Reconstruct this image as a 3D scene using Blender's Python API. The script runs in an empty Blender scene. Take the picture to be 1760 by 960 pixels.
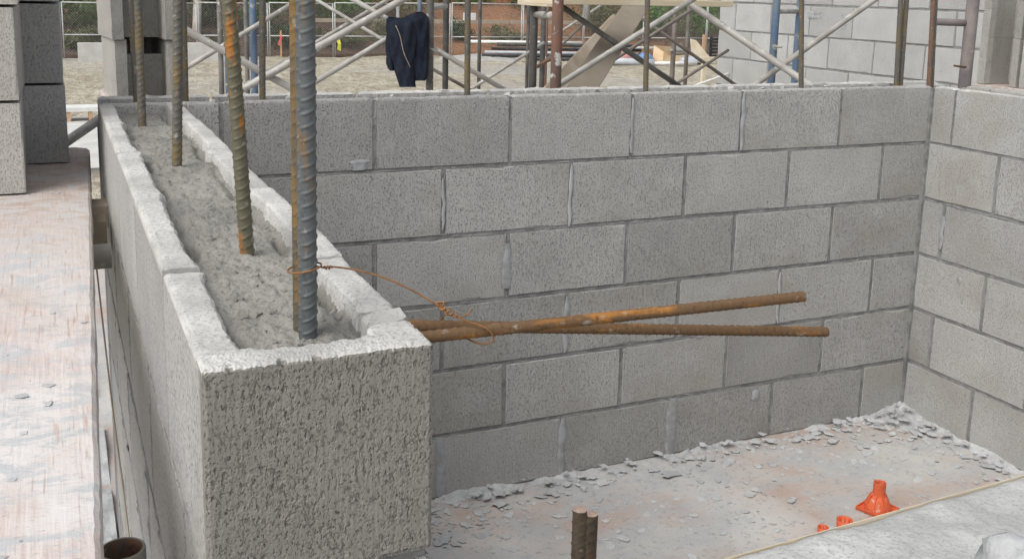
import bpy, bmesh, math, random
import numpy as np
from mathutils import Vector, Matrix, noise as mn
C = bpy.context.scene.collection
random.seed(7); rng = np.random.default_rng(7)
R = math.radians

# ------------------------------------------------------------------ camera
O = Vector((-0.0933, -0.7945, 0.3013))
YAW, PIT, ROL, F = 0.423, 0.1851, 0.0237, 1756.5
fw = Vector((math.sin(YAW)*math.cos(PIT), math.cos(YAW)*math.cos(PIT), -math.sin(PIT)))
rv = Vector((math.cos(YAW), -math.sin(YAW), 0)); uv_ = rv.cross(fw)
r2 = math.cos(ROL)*rv + math.sin(ROL)*uv_
u2 = -math.sin(ROL)*rv + math.cos(ROL)*uv_
cam = bpy.data.cameras.new('camera'); co = bpy.data.objects.new('camera', cam); C.objects.link(co)
m = Matrix.Identity(4)
for i in range(3):
    m[i][0] = r2[i]; m[i][1] = u2[i]; m[i][2] = -fw[i]; m[i][3] = O[i]
co.matrix_world = m
cam.sensor_width = 36; cam.lens = F/1760*36; cam.shift_y = -(480-310.2)/1760
cam.clip_start = 0.02; cam.clip_end = 1000
sc = bpy.context.scene; sc.camera = co

# ------------------------------------------------------------------ sky, sun
SUN_EL, SUN_AZ = R(50), R(-117)          # azimuth from +Y towards +X
w = bpy.data.worlds.new('World'); sc.world = w; w.use_nodes = True
nt = w.node_tree; nt.nodes.clear()
sky = nt.nodes.new('ShaderNodeTexSky'); sky.sky_type = 'NISHITA'; sky.sun_disc = False
sky.sun_elevation = SUN_EL; sky.sun_rotation = SUN_AZ
sky.air_density = 1.0; sky.dust_density = 4.0; sky.ozone_density = 1.0
hs = nt.nodes.new('ShaderNodeHueSaturation'); hs.inputs['Saturation'].default_value = 0.22
bg = nt.nodes.new('ShaderNodeBackground'); bg.inputs['Strength'].default_value = 0.15
wo = nt.nodes.new('ShaderNodeOutputWorld')
nt.links.new(sky.outputs[0], hs.inputs['Color']); nt.links.new(hs.outputs[0], bg.inputs['Color'])
nt.links.new(bg.outputs[0], wo.inputs['Surface'])
sl = bpy.data.lights.new('sun', 'SUN'); sl.energy = 0.9; sl.angle = R(50); sl.color = (1, .965, .9)
so = bpy.data.objects.new('sun', sl); C.objects.link(so)
sd = Vector((math.sin(SUN_AZ)*math.cos(SUN_EL), math.cos(SUN_AZ)*math.cos(SUN_EL), math.sin(SUN_EL)))
so.rotation_euler = sd.to_track_quat('Z', 'Y').to_euler(); so.location = (0, 0, 30)
sc.view_settings.view_transform = 'Standard'; sc.view_settings.look = 'None'
sc.view_settings.gamma = 1; sc.view_settings.use_curve_mapping = False
sc.view_settings.exposure = 0.45

# ------------------------------------------------------------------ materials
class NB:
    def __init__(s, name):
        s.m = bpy.data.materials.new(name); s.m.use_nodes = True
        s.t = s.m.node_tree; s.N = s.t.nodes; s.L = s.t.links
        s.b = s.N['Principled BSDF']; s.b.inputs['Specular IOR Level'].default_value = 0.25
        s.tc = s.N.new('ShaderNodeTexCoord'); s.oi = s.N.new('ShaderNodeObjectInfo')
        v = s.N.new('ShaderNodeVectorMath'); v.operation = 'SCALE'
        cx = s.N.new('ShaderNodeCombineXYZ')
        for k in range(3): s.L.new(s.oi.outputs['Random'], cx.inputs[k])
        s.L.new(cx.outputs[0], v.inputs[0]); v.inputs['Scale'].default_value = 37.0
        a = s.N.new('ShaderNodeVectorMath'); a.operation = 'ADD'
        s.L.new(s.tc.outputs['Object'], a.inputs[0]); s.L.new(v.outputs[0], a.inputs[1])
        s.co = a.outputs[0]
    def noise(s, scale, detail=3, rough=.55, co=None, dist=0):
        sx = scale if isinstance(scale, tuple) else (scale,)*3
        mp = s.N.new('ShaderNodeMapping'); mp.inputs['Scale'].default_value = sx
        s.L.new(co or s.co, mp.inputs['Vector'])
        n = s.N.new('ShaderNodeTexNoise'); n.inputs['Scale'].default_value = 1
        n.inputs['Detail'].default_value = detail; n.inputs['Roughness'].default_value = rough
        n.inputs['Distortion'].default_value = dist
        s.L.new(mp.outputs[0], n.inputs['Vector']); return n.outputs['Fac']
    def ramp(s, f, stops):
        r = s.N.new('ShaderNodeValToRGB'); s.L.new(f, r.inputs[0]); e = r.color_ramp.elements
        while len(e) < len(stops): e.new(.5)
        for q, (p, c) in zip(e, stops):
            q.position = p; q.color = (c, c, c, 1) if not isinstance(c, tuple) else (*c, 1)
        return r.outputs[0]
    def mix(s, fac, a, b, mode='MIX'):
        n = s.N.new('ShaderNodeMix'); n.data_type = 'RGBA'; n.blend_type = mode
        for i, v in ((0, fac), (6, a), (7, b)):
            if hasattr(v, 'links'): s.L.new(v, n.inputs[i])
            elif i == 0: n.inputs[0].default_value = v
            else: n.inputs[i].default_value = (*v, 1)
        return n.outputs[2]
    def math(s, op, a, b):
        n = s.N.new('ShaderNodeMath'); n.operation = op
        for i, v in ((0, a), (1, b)):
            if hasattr(v, 'links'): s.L.new(v, n.inputs[i])
            else: n.inputs[i].default_value = v
        return n.outputs[0]
    def bump(s, h, dist, strength=1, prev=None):
        n = s.N.new('ShaderNodeBump'); n.inputs['Distance'].default_value = dist
        n.inputs['Strength'].default_value = strength
        s.L.new(h, n.inputs['Height'])
        if prev: s.L.new(prev, n.inputs['Normal'])
        return n.outputs[0]
    def done(s, col, rough=.9, metal=0, nrm=None):
        if hasattr(col, 'links'): s.L.new(col, s.b.inputs['Base Color'])
        else: s.b.inputs['Base Color'].default_value = (*col, 1)
        if hasattr(rough, 'links'): s.L.new(rough, s.b.inputs['Roughness'])
        else: s.b.inputs['Roughness'].default_value = rough
        s.b.inputs['Metallic'].default_value = metal
        if nrm: s.L.new(nrm, s.b.inputs['Normal'])
        return s.m
def g(v, warm=0): return (v*(1+warm), v, v*(1-warm*1.6))
def tone(nb, col, amt=.14):
    f = nb.math('ADD', nb.math('MULTIPLY', nb.oi.outputs['Random'], amt), 1-amt/2)
    return nb.mix(1.0, col, f, 'MULTIPLY')
def mat_block(name, base, pit=.7, st=1.0, amt=.26, stain=.6, psc=(390, 390, 210)):
    nb = NB(name)
    mot = nb.noise(6, 4); streak = nb.noise((210, 210, 16), 2); fine = nb.noise(420, 2)
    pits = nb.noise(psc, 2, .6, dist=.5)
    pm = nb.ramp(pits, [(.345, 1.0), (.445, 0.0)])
    c = nb.mix(nb.ramp(mot, [(.3, 0.), (.7, 1.)]), tuple(x*.87 for x in base), tuple(x*1.1 for x in base))
    c = nb.mix(nb.ramp(streak, [(.35, .0), (.65, .45)]), c, tuple(x*1.14 for x in base))
    c = nb.mix(nb.ramp(fine, [(.3, .35), (.6, 0.)]), c, tuple(x*.7 for x in base))
    c = nb.mix(nb.math('MULTIPLY', pm, pit), c, tuple(x*.30 for x in base))  # pits tinted dark, putting the shade of the tiny holes into the colour
    big = nb.noise((3, 3, 5), 3)
    c = nb.mix(nb.ramp(big, [(.50, 0.), (.72, stain)]), c, (base[0]*.74, base[1]*.71, base[2]*.64))
    c = tone(nb, c, amt)
    n = nb.bump(streak, .0016*st, .7); n = nb.bump(pm, -.0016*st, .8, n); n = nb.bump(fine, .0008, .6, n)
    return nb.done(c, .93, 0, n)
def mat_mottle(name, a, b, scale=6, lo=.4, hi=.6, rough=.8, metal=0, bump=.001, bs=60, spots=None, sscale=40, amt=.1, sl=.62):
    nb = NB(name); f = nb.noise(scale, 4)
    c = nb.mix(nb.ramp(f, [(lo, 0.), (hi, 1.)]), a, b)
    if spots:
        s_ = nb.noise(sscale, 3); c = nb.mix(nb.ramp(s_, [(sl, 0.), (sl+.06, 1.)]), c, spots)
    c = tone(nb, c, amt)
    return nb.done(c, rough, metal, nb.bump(nb.noise(bs, 4), bump, .8))
M = {}
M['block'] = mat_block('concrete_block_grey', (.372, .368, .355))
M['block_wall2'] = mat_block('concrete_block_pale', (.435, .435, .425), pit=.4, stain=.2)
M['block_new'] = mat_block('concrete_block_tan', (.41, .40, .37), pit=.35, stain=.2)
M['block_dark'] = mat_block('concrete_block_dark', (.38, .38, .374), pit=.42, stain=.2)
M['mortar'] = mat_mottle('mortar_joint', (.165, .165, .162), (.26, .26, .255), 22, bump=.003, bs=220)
M['mortar_light'] = mat_mottle('mortar_smear', (.36, .375, .385), (.28, .285, .285), 30, bump=.001, bs=150, rough=.75)
def mat_rough(name, base, dark):
    nb = NB(name); a = nb.noise(9, 4); b = nb.noise(300, 3); c3 = nb.noise(120, 3)
    c = nb.mix(nb.ramp(a, [(.35, 0.), (.6, 1.)]), tuple(x*.78 for x in base), tuple(x*1.08 for x in base))
    c = nb.mix(nb.ramp(b, [(.34, .85), (.46, 0.)]), c, dark)
    c = nb.mix(nb.ramp(c3, [(.3, .5), (.42, 0.)]), c, dark)
    n = nb.bump(b, .0012, .6); n = nb.bump(c3, .0012, .5, n)
    return nb.done(c, .95, 0, n)
M['shell'] = mat_rough('concrete_block_broken', (.475, .468, .45), (.28, .27, .255))
M['grout'] = mat_rough('grout', (.238, .231, .21), (.15, .145, .13))
M['crumb'] = mat_rough('mortar_crumb', (.45, .46, .465), (.34, .34, .34))
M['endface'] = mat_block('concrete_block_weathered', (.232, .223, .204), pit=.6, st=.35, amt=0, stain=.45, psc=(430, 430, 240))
def mat_deck(name, pale, red, grey):
    nb = NB(name)
    a = nb.noise((2.2, 3.4, 2), 4, .6); b = nb.noise((5, 9, 5), 5, .65); d = nb.noise(60, 4, .7); e = nb.noise((1.7, 1.2, 1), 4)
    c = nb.mix(nb.ramp(a, [(.42, 0.), (.62, 1.)]), pale, red)
    c = nb.mix(nb.ramp(b, [(.45, 0.), (.62, .9)]), c, grey)
    c = nb.mix(nb.ramp(e, [(.55, 0.), (.7, .6)]), c, tuple(min(1, x*1.25) for x in pale))
    c = nb.mix(nb.ramp(d, [(.33, .6), (.45, 0.)]), c, tuple(x*.6 for x in grey))
    n = nb.bump(d, .003, .5); n = nb.bump(b, .006, .4, n)
    return nb.done(c, .8, 0, n)
M['deck'] = mat_deck('plywood_deck', (.45, .44, .42), (.41, .325, .28), (.38, .385, .39))
def mat_plank(name):
    nb = NB(name)
    gr = nb.noise((210, 7, 60), 3, .6); a = nb.noise((7, 5, 5), 4); sp = nb.noise((16, 26, 14), 6, .7, dist=.6); fine = nb.noise((90, 240, 100), 3); st = nb.noise((300, 12, 80), 2)
    c = nb.mix(nb.ramp(gr, [(.3, 0.), (.7, 1.)]), (.45, .35, .32), (.62, .56, .53))
    c = nb.mix(nb.ramp(a, [(.35, 0.), (.6, .9)]), c, (.60, .58, .57))
    c = nb.mix(nb.ramp(sp, [(.5, 0.), (.58, .85)]), c, (.44, .455, .47))
    big = nb.noise((5, 2.2, 3), 3)
    c = nb.mix(nb.ramp(big, [(.58, 0.), (.7, .5)]), c, (.46, .36, .31))
    c = nb.mix(nb.ramp(st, [(.30, .7), (.40, 0.)]), c, (.42, .30, .25))
    c = nb.mix(nb.ramp(fine, [(.29, .65), (.37, 0.)]), c, (.32, .31, .31))
    sy = nb.N.new('ShaderNodeSeparateXYZ'); nb.L.new(nb.tc.outputs['Object'], sy.inputs[0])
    mr = nb.N.new('ShaderNodeMapRange'); mr.inputs[1].default_value = 1.0; mr.inputs[2].default_value = 2.0; nb.L.new(nb.math('ADD', sy.outputs[1], nb.math('MULTIPLY', a, .8)), mr.inputs[0])
    c = nb.mix(nb.math('MULTIPLY', mr.outputs[0], nb.ramp(sp, [(.42, .75), (.6, .15)])), c, (.33, .25, .20))
    n = nb.bump(gr, .0012, .5); n = nb.bump(sp, .004, .6, n); n = nb.bump(fine, .001, .5, n)
    return nb.done(c, .85, 0, n)
M['plank'] = mat_plank('scaffold_plank_wood')
M['wood'] = mat_mottle('weathered_wood', (.34, .28, .21), (.42, .36, .29), (8, 8, 2), bump=.002, bs=(90, 90, 6))
M['wood_pale'] = mat_mottle('pale_wood', (.55, .47, .34), (.62, .55, .43), 3, bump=.001)
M['wood_grey'] = mat_mottle('grey_plank_wood', (.21, .18, .14), (.27, .235, .19), (3, 3, 3), bump=.001, bs=(20, 20, 80))
M['ply'] = mat_mottle('plywood_offcut', (.62, .45, .27), (.68, .53, .36), 2, bump=.001)
def mat_steel(name, steel, rust, amt, rough=.55):
    nb = NB(name); f = nb.noise((60, 60, 14), 4, .65); d = nb.noise(150, 3); l = nb.noise((110, 110, 70), 3)
    c = nb.mix(nb.ramp(f, [(amt-.06, 1.), (amt+.06, 0.)]), steel, rust)
    c = nb.mix(nb.ramp(d, [(.3, .6), (.42, 0.)]), c, tuple(x*.45 for x in steel))
    c = nb.mix(nb.ramp(l, [(.62, 0.), (.72, .45)]), c, (.42, .41, .38))
    r = nb.ramp(f, [(amt-.06, .9), (amt+.06, rough)])
    return nb.done(c, r, .25, nb.bump(d, .0006, .7))
M['steel'] = mat_steel('rebar_steel', (.115, .125, .13), (.20, .13, .065), .40)
M['steel_grey'] = mat_steel('rebar_grey', (.125, .118, .105), (.19, .145, .075), .45)
M['steel_rusty'] = mat_steel('rebar_patchy_rust', (.13, .122, .085), (.38, .16, .035), .405)
M['steel_yellow'] = mat_steel('rebar_yellow_rust', (.115, .10, .072), (.20, .13, .055), .48)
M['rust'] = mat_steel('rebar_rust', (.155, .095, .052), (.36, .165, .045), .40, .85)
M['steel_brown'] = mat_steel('rebar_brown', (.16, .12, .10), (.22, .13, .09), .5, .8)
M['steel_dark'] = mat_steel('rebar_dark_brown', (.07, .055, .04), (.13, .075, .04), .42, .75)
M['cut'] = mat_mottle('cut_steel', (.30, .21, .17), (.40, .31, .25), 90, metal=.3, rough=.6)
M['wire'] = mat_mottle('wire_rust', (.20, .10, .045), (.30, .15, .06), 90, rough=.7, metal=.3)
M['galv'] = mat_mottle('scaffold_galvanised', (.40, .39, .365), (.30, .285, .26), 12, rough=.6, metal=.15, spots=(.52, .51, .48), sscale=30)
M['galv_dark'] = mat_mottle('scaffold_tube_brown', (.14, .12, .105), (.20, .18, .16), 10, rough=.65, metal=.2)
M['tube_grey'] = mat_mottle('scaffold_tube_grey', (.185, .18, .165), (.11, .105, .10), 9, rough=.65, spots=(.4, .39, .36), sscale=22, sl=.64)
M['tube_dark'] = mat_mottle('scaffold_tube_dark', (.055, .055, .052), (.10, .095, .09), 9, rough=.6, spots=(.3, .3, .28), sscale=35, sl=.68)
M['tube_rust'] = mat_mottle('scaffold_tube_rust', (.19, .105, .075), (.14, .095, .08), 8, rough=.75, spots=(.5, .48, .45), sscale=16, sl=.6)
M['tube_blue'] = mat_mottle('scaffold_tube_blue', (.085, .135, .215), (.13, .165, .21), 10, rough=.55, spots=(.36, .36, .33), sscale=12, sl=.6)
M['tube_purple'] = mat_mottle('scaffold_tube_plum', (.17, .15, .155), (.24, .21, .20), 9, rough=.65, spots=(.36, .34, .32), sscale=20, sl=.62)
M['orange'] = mat_mottle('orange_plastic', (.62, .125, .05), (.56, .11, .045), 30, rough=.5, bump=.0003, spots=(.55, .30, .22), sscale=45, sl=.6)
M['navy'] = mat_mottle('navy_cloth', (.007, .0095, .017), (.012, .0165, .028), 25, rough=.95, bump=.002, bs=300)
M['black'] = mat_mottle('black_plastic', (.02, .021, .023), (.05, .05, .055), 12, rough=.5)
M['white'] = mat_mottle('white_plastic', (.70, .70, .68), (.62, .62, .60), 6, rough=.6)
M['pvc'] = mat_mottle('grey_pipe_plastic', (.42, .45, .48), (.38, .40, .43), 5, rough=.5)
M['pink'] = mat_mottle('pink_sheet', (.60, .27, .27), (.66, .36, .34), 5, rough=.8, bump=.02, bs=8)
M['blue'] = mat_mottle('blue_sheet', (.12, .22, .42), (.2, .3, .5), 5, rough=.6)
M['ribbon'] = mat_mottle('pink_ribbon', (.80, .12, .14), (.75, .16, .2), 20)
M['ribbon_y'] = mat_mottle('yellow_ribbon', (.62, .62, .08), (.7, .68, .12), 20)
M['stake'] = mat_mottle('stake_wood', (.50, .30, .18), (.56, .36, .24), 20)
M['fence'] = mat_mottle('fence_pipe', (.42, .43, .43), (.50, .51, .51), 8, rough=.5, metal=.2)
M['bark'] = mat_mottle('pale_bark', (.55, .52, .46), (.42, .39, .33), 5, bump=.01, bs=30)
M['stem'] = mat_mottle('brown_bark', (.12, .09, .06), (.17, .13, .09), 9, bump=.01)
M['slab'] = mat_mottle('pale_concrete', (.52, .52, .50), (.45, .44, .42), 3, bump=.003)
M['ledge'] = mat_mottle('timber_edging', (.40, .34, .26), (.33, .28, .21), 3)
def mat_ground():
    nb = NB('dirt'); p = nb.tc.outputs['Object']
    a = nb.noise((.5, .35, 1), 4, .6, p); b = nb.noise((6, 2.6, 3), 4, .75, p); d = nb.noise(14, 3, .7, p); gz = nb.noise(.11, 3, .5, p)
    c = nb.mix(nb.ramp(a, [(.35, 0.), (.65, 1.)]), (.42, .385, .295), (.53, .495, .395))
    m2 = nb.noise((2.2, 1.3, 1), 5, .75, p); c = nb.mix(nb.ramp(m2, [(.38, .7), (.52, 0.)]), c, (.25, .215, .165))
    c = nb.mix(nb.ramp(b, [(.36, .85), (.54, 0.)]), c, (.25, .21, .16))
    c = nb.mix(nb.ramp(gz, [(.5, 0.), (.62, .7)]), c, (.37, .355, .335))
    c = nb.mix(nb.ramp(d, [(.34, .6), (.46, 0.)]), c, (.22, .19, .15))
    return nb.done(c, .95, 0, nb.bump(b, .16, .8, nb.bump(d, .05, .7)))
M['ground'] = mat_ground()
def mat_bank():
    nb = NB('mulch'); p = nb.tc.outputs['Object']
    a = nb.noise(1.2, 4, .6, p); d = nb.noise(7, 4, .75, p)
    sx = nb.N.new('ShaderNodeSeparateXYZ'); nb.L.new(p, sx.inputs[0])
    x = nb.math('ADD', sx.outputs[0], nb.math('MULTIPLY', a, 4.0))
    m1 = nb.N.new('ShaderNodeMapRange'); m1.inputs[1].default_value = 14; m1.inputs[2].default_value = 16.2; nb.L.new(x, m1.inputs[0])
    m2 = nb.N.new('ShaderNodeMapRange'); m2.inputs[1].default_value = 27; m2.inputs[2].default_value = 24; nb.L.new(x, m2.inputs[0])
    red = nb.math('MULTIPLY', m1.outputs[0], m2.outputs[0])
    c = nb.mix(nb.ramp(d, [(.35, 0.), (.65, 1.)]), (.065, .045, .035), (.17, .12, .09))
    c2 = nb.mix(nb.ramp(d, [(.35, 0.), (.65, 1.)]), (.20, .095, .045), (.36, .19, .10))
    c = nb.mix(nb.math('MULTIPLY', red, nb.ramp(a, [(.3, .2), (.5, 1.)])), c, c2)
    return nb.done(c, .95, 0, nb.bump(d, .15, .8))
M['bank'] = mat_bank()
def mat_leaf(name, a, b):
    nb = NB(name); p = nb.tc.outputs['Object']
    f = nb.noise(2.2, 3, .6, p); h = nb.noise(11, 2, .6, p)
    c = nb.mix(nb.ramp(f, [(.35, 0.), (.65, 1.)]), a, b); c = nb.mix(nb.ramp(h, [(.4, .5), (.6, 0.)]), c, tuple(x*.6 for x in a))
    m_ = nb.done(c, .7); nb.b.inputs['Transmission Weight'].default_value = 0; return m_
M['leaf_dark'] = mat_leaf('leaves_dark', (.04, .06, .03), (.09, .12, .055))
M['leaf'] = mat_leaf('leaves_green', (.055, .10, .03), (.13, .20, .065))
M['leaf_bright'] = mat_leaf('leaves_bright', (.06, .13, .03), (.14, .26, .065))
M['leaf_olive'] = mat_leaf('leaves_olive', (.10, .105, .05), (.19, .195, .095))

# ------------------------------------------------------------------ helpers
def tag(o, label=None, cat=None, group=None, kind=None):
    for k, v in (('label', label), ('category', cat), ('group', group), ('kind', kind)):
        if v: o[k] = v
    return o
def empty(name, loc, label=None, cat=None, group=None, rz=0):
    o = bpy.data.objects.new(name, None); C.objects.link(o); o.location = loc; o.rotation_euler = (0, 0, rz)
    o.empty_display_size = .1
    return tag(o, label, cat, group)
def link(name, me, parent=None, loc=None, rot=None, mat=None):
    """loc is a WORLD position; parents only carry translation (and rz when noted)."""
    o = bpy.data.objects.new(name, me); C.objects.link(o)
    if mat and not me.materials: me.materials.append(mat)
    if parent: o.parent = parent
    l = Vector(loc or (0, 0, 0))
    if parent:
        q = parent
        while q: l = l - Vector(q.location); q = q.parent
    o.location = l
    if rot: o.rotation_euler = rot
    return o
def mesh(name, V, Fs, smooth=False):
    me = bpy.data.meshes.new(name); me.from_pydata([tuple(v) for v in V], [], [tuple(f) for f in Fs]); me.update()
    if smooth:
        for p in me.polygons: p.use_smooth = True
    return me
class MB:
    def __init__(s): s.V = []; s.F = []
    def add(s, V, Fs):
        n = len(s.V); s.V += [tuple(v) for v in V]; s.F += [tuple(i+n for i in f) for f in Fs]
    def box(s, c, d, rz=0, mat=None):
        V = []
        for x in (-1, 1):
            for y in (-1, 1):
                for z in (-1, 1):
                    v = Vector((x*d[0]/2, y*d[1]/2, z*d[2]/2))
                    if mat: v = mat @ v
                    elif rz: v = Matrix.Rotation(rz, 3, 'Z') @ v
                    V.append(v+Vector(c))
        s.add(V, [(0, 1, 3, 2), (4, 6, 7, 5), (0, 4, 5, 1), (2, 3, 7, 6), (0, 2, 6, 4), (1, 5, 7, 3)])
    def tube(s, pts, r, n=10, cap=True):
        pts = [Vector(p) for p in pts]; rr = r if isinstance(r, (list, tuple)) else [r]*len(pts)
        V = []; Fs = []; prev = None
        for i, p in enumerate(pts):
            t = (pts[min(i+1, len(pts)-1)]-pts[max(i-1, 0)]).normalized()
            if prev is None:
                a = t.orthogonal().normalized()
            else:
                a = (prev - t*prev.dot(t)).normalized()
            prev = a; b = t.cross(a)
            for k in range(n):
                q = 2*math.pi*k/n; V.append(p+(a*math.cos(q)+b*math.sin(q))*rr[i])
        for i in range(len(pts)-1):
            for k in range(n):
                k2 = (k+1) % n; Fs.append((i*n+k, i*n+k2, (i+1)*n+k2, (i+1)*n+k))
        if cap:
            Fs.append(tuple(reversed(range(n)))); Fs.append(tuple((len(pts)-1)*n+k for k in range(n)))
        s.add(V, Fs)
    def lathe(s, prof, c, n=20, axis=None):
        V = []; Fs = []
        for (r, z) in prof:
            for k in range(n):
                q = 2*math.pi*k/n; v = Vector((r*math.cos(q), r*math.sin(q), z))
                if axis: v = axis @ v
                V.append(v+Vector(c))
        for i in range(len(prof)-1):
            for k in range(n):
                k2 = (k+1) % n; Fs.append((i*n+k, i*n+k2, (i+1)*n+k2, (i+1)*n+k))
        s.add(V, Fs)
    def obj(s, name, mat, parent=None, smooth=False, origin=None):
        V = s.V
        if origin is None and parent is not None: origin = tuple(parent.matrix_world.translation) if False else None
        o_ = Vector(origin or (0, 0, 0))
        me = mesh(name, [Vector(v)-o_ for v in V], s.F, smooth); me.materials.append(mat)
        return link(name, me, parent, o_)
def nz(x, y, z): return mn.noise((x, y, z))
def fbm(x, y, z, o=4): return mn.fractal((x, y, z), .9, 2.0, o)
def px_depth(U, V, t):          # a point of the place, measured offline in the survey of the photo
    return O + t*(fw+(U-880)/F*r2-(V-310.2)/F*u2)

# ------------------------------------------------------------------ block meshes
CR, ML = .2032, .4064
def block_mesh(L, H=.1915, D=.194, seed=0, jit=.0013):
    """local: centre at origin, long side on X, both faces bevelled with slightly chipped edges"""
    rd = random.Random(seed)
    nx, nzz = max(2, int(L/.05)), 4
    per = []
    for i in range(nx): per.append((-L/2+L*i/nx, -H/2))
    for i in range(nzz): per.append((L/2, -H/2+H*i/nzz))
    for i in range(nx): per.append((L/2-L*i/nx, H/2))
    for i in range(nzz): per.append((-L/2, H/2-H*i/nzz))
    n = len(per); V = []; Fs = []
    for (y, ins) in ((-D/2, .0022), (-D/2+.0028, 0), (D/2-.0028, 0), (D/2, .0022)):
        for (x, z) in per:
            j = rd.uniform(-jit, jit); chip = rd.uniform(.004, .009) if (rd.random() < .05 and abs(y) > D/2-.002) else 0
            k = ins+chip+j
            V.append((x-math.copysign(min(k, .02), x) if abs(abs(x)-L/2) < 1e-6 else x, y+rd.uniform(0, .0006),
                      z-math.copysign(k, z) if abs(abs(z)-H/2) < 1e-6 else z))
    for r in range(3):
        for i in range(n): 
            i2 = (i+1) % n; Fs.append((r*n+i, r*n+i2, (r+1)*n+i2, (r+1)*n+i))
    Fs.append(tuple(range(n-1, -1, -1))); Fs.append(tuple(3*n+i for i in range(n)))
    return mesh('concrete_block', V, Fs)
_bm = {}
def get_block(L, var, mat):
    k = (round(L, 3), var, mat)
    if k not in _bm:
        me = block_mesh(L, seed=hash((round(L*1000), var)) & 0xffff); me.materials.append(M[mat]); _bm[k] = me
    return _bm[k]
def place_block(parent, L, ctr, along, mat='block'):
    rz = 0 if along == 'x' else math.pi/2
    if random.random() < .5: rz += math.pi
    o = link('concrete_block', get_block(L, random.randint(0, 3), mat), parent,
             (ctr[0]+random.uniform(-.001, .001), ctr[1]+random.uniform(-.001, .001), ctr[2]+random.uniform(-.0012, .0012)),
             (random.uniform(-.003, .003), random.uniform(-.003, .003), rz+random.uniform(-.003, .003)))
    return o
def shell_loft(mb, s0, s1, step, outer, sgn, axis, th, z0=-.194, seed=0, zoff=0, inner_z=-.075, amp=.0005, chip=.5):
    """one face shell of an open-topped block: runs along axis from s0 to s1; outer = coordinate of its outer face,
    sgn = direction from the outer to the inner face"""
    n = max(2, int(abs(s1-s0)/step)); prof_n = None; V = []; Fs = []
    for i in range(n+1):
        s = s0+(s1-s0)*i/n
        e = th(s) if callable(th) else th+.006*nz(s*9, seed, 0)+.0035*nz(s*40, seed, 3)+.0015*nz(s*130, seed, 5)
        c1 = max(0, nz(s*55, seed+9, 1)-.35)*.012*chip+max(0, nz(s*220, seed, 7)-.2)*.003
        end = min(abs(s-s0), abs(s-s1)); er = max(0, .004-end)
        pr = [(0, z0), (0, z0*.6), (0, z0*.3), (0, -.012), (.0003+c1*.4, -.005-c1), (.002+c1, -.0012-c1*.5), (.006+c1*.5, 0)]
        k = 5
        for q in range(1, k): pr.append((.006+(e-.012)*q/k, 0))
        pr += [(e-.005, -.0005), (e-.0015, -.004), (e, -.012), (e+.001, -.03), (e+.004, inner_z), (0.002, inner_z), (.002, z0)]
        prof_n = len(pr)
        for j, (d, z) in enumerate(pr):
            top = 5 <= j <= prof_n-7
            dz = (amp*2.2*nz(s*150, d*150, seed)+amp*nz(s*420, d*420, seed+2)+.0025*nz(s*14, d*14, seed+4)) if top else 0
            if top: dz -= er*1.2
            dd = .0012*nz(s*160, z*160, seed+6) if (j >= prof_n-6 and j < prof_n-2) else 0
            a = outer+sgn*(d+dd)
            z_ = z+dz+(zoff if z > -.05 else 0)
            V.append((s, a, z_) if axis == 'x' else (a, s, z_))
    for i in range(n):
        for j in range(prof_n-1):
            Fs.append((i*prof_n+j, i*prof_n+j+1, (i+1)*prof_n+j+1, (i+1)*prof_n+j))
        Fs.append((i*prof_n+prof_n-1, i*prof_n, (i+1)*prof_n, (i+1)*prof_n+prof_n-1))
    Fs.append(tuple(range(prof_n))); Fs.append(tuple(n*prof_n+j for j in reversed(range(prof_n))))
    mb.add(V, Fs)
def grid_mesh(x0, x1, y0, y1, nx, ny, f):
    V = []; Fs = []
    for j in range(ny+1):
        for i in range(nx+1):
            x = x0+(x1-x0)*i/nx; y = y0+(y1-y0)*j/ny; V.append((x, y, f(x, y)))
    for j in range(ny):
        for i in range(nx):
            a = j*(nx+1)+i; Fs.append((a, a+1, a+nx+2, a+nx+1))
    return V, Fs
def flakes(pts, smin, smax, th=(.2, .45), tilt=.25, power=2.2, seed=1):
    """irregular flat mortar flakes, lying on the points given"""
    rd = random.Random(seed); mb = MB()
    for p in pts:
        s = smin+(smax-smin)*rd.random()**power; n = rd.randint(7, 11); h = s*rd.uniform(*th)*.6
        mt = Matrix.Rotation(rd.uniform(0, 6.28), 3, 'Z') @ Matrix.Rotation(rd.gauss(0, tilt), 3, 'X') @ Matrix.Rotation(rd.gauss(0, tilt), 3, 'Y')
        sx = rd.uniform(.55, 1.4); V = []; rr_ = [rd.uniform(.5, 1.15) for i in range(n)]; aa_ = [rd.uniform(-.2, .2) for i in range(n)]
        for lvl, k in ((0, 1.0), (h, .88)):
            for i in range(n):
                q = 2*math.pi*i/n+aa_[i]; r = s*.5*k*rr_[i]
                V.append(mt @ Vector((r*math.cos(q)*sx, r*math.sin(q), lvl+rd.uniform(-.1, .1)*h))+Vector(p))
        Fs = [tuple(reversed(range(n))), tuple(range(n, 2*n))]+[(i, (i+1) % n, n+(i+1) % n, n+i) for i in range(n)]
        mb.add(V, Fs)
    return mb

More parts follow.
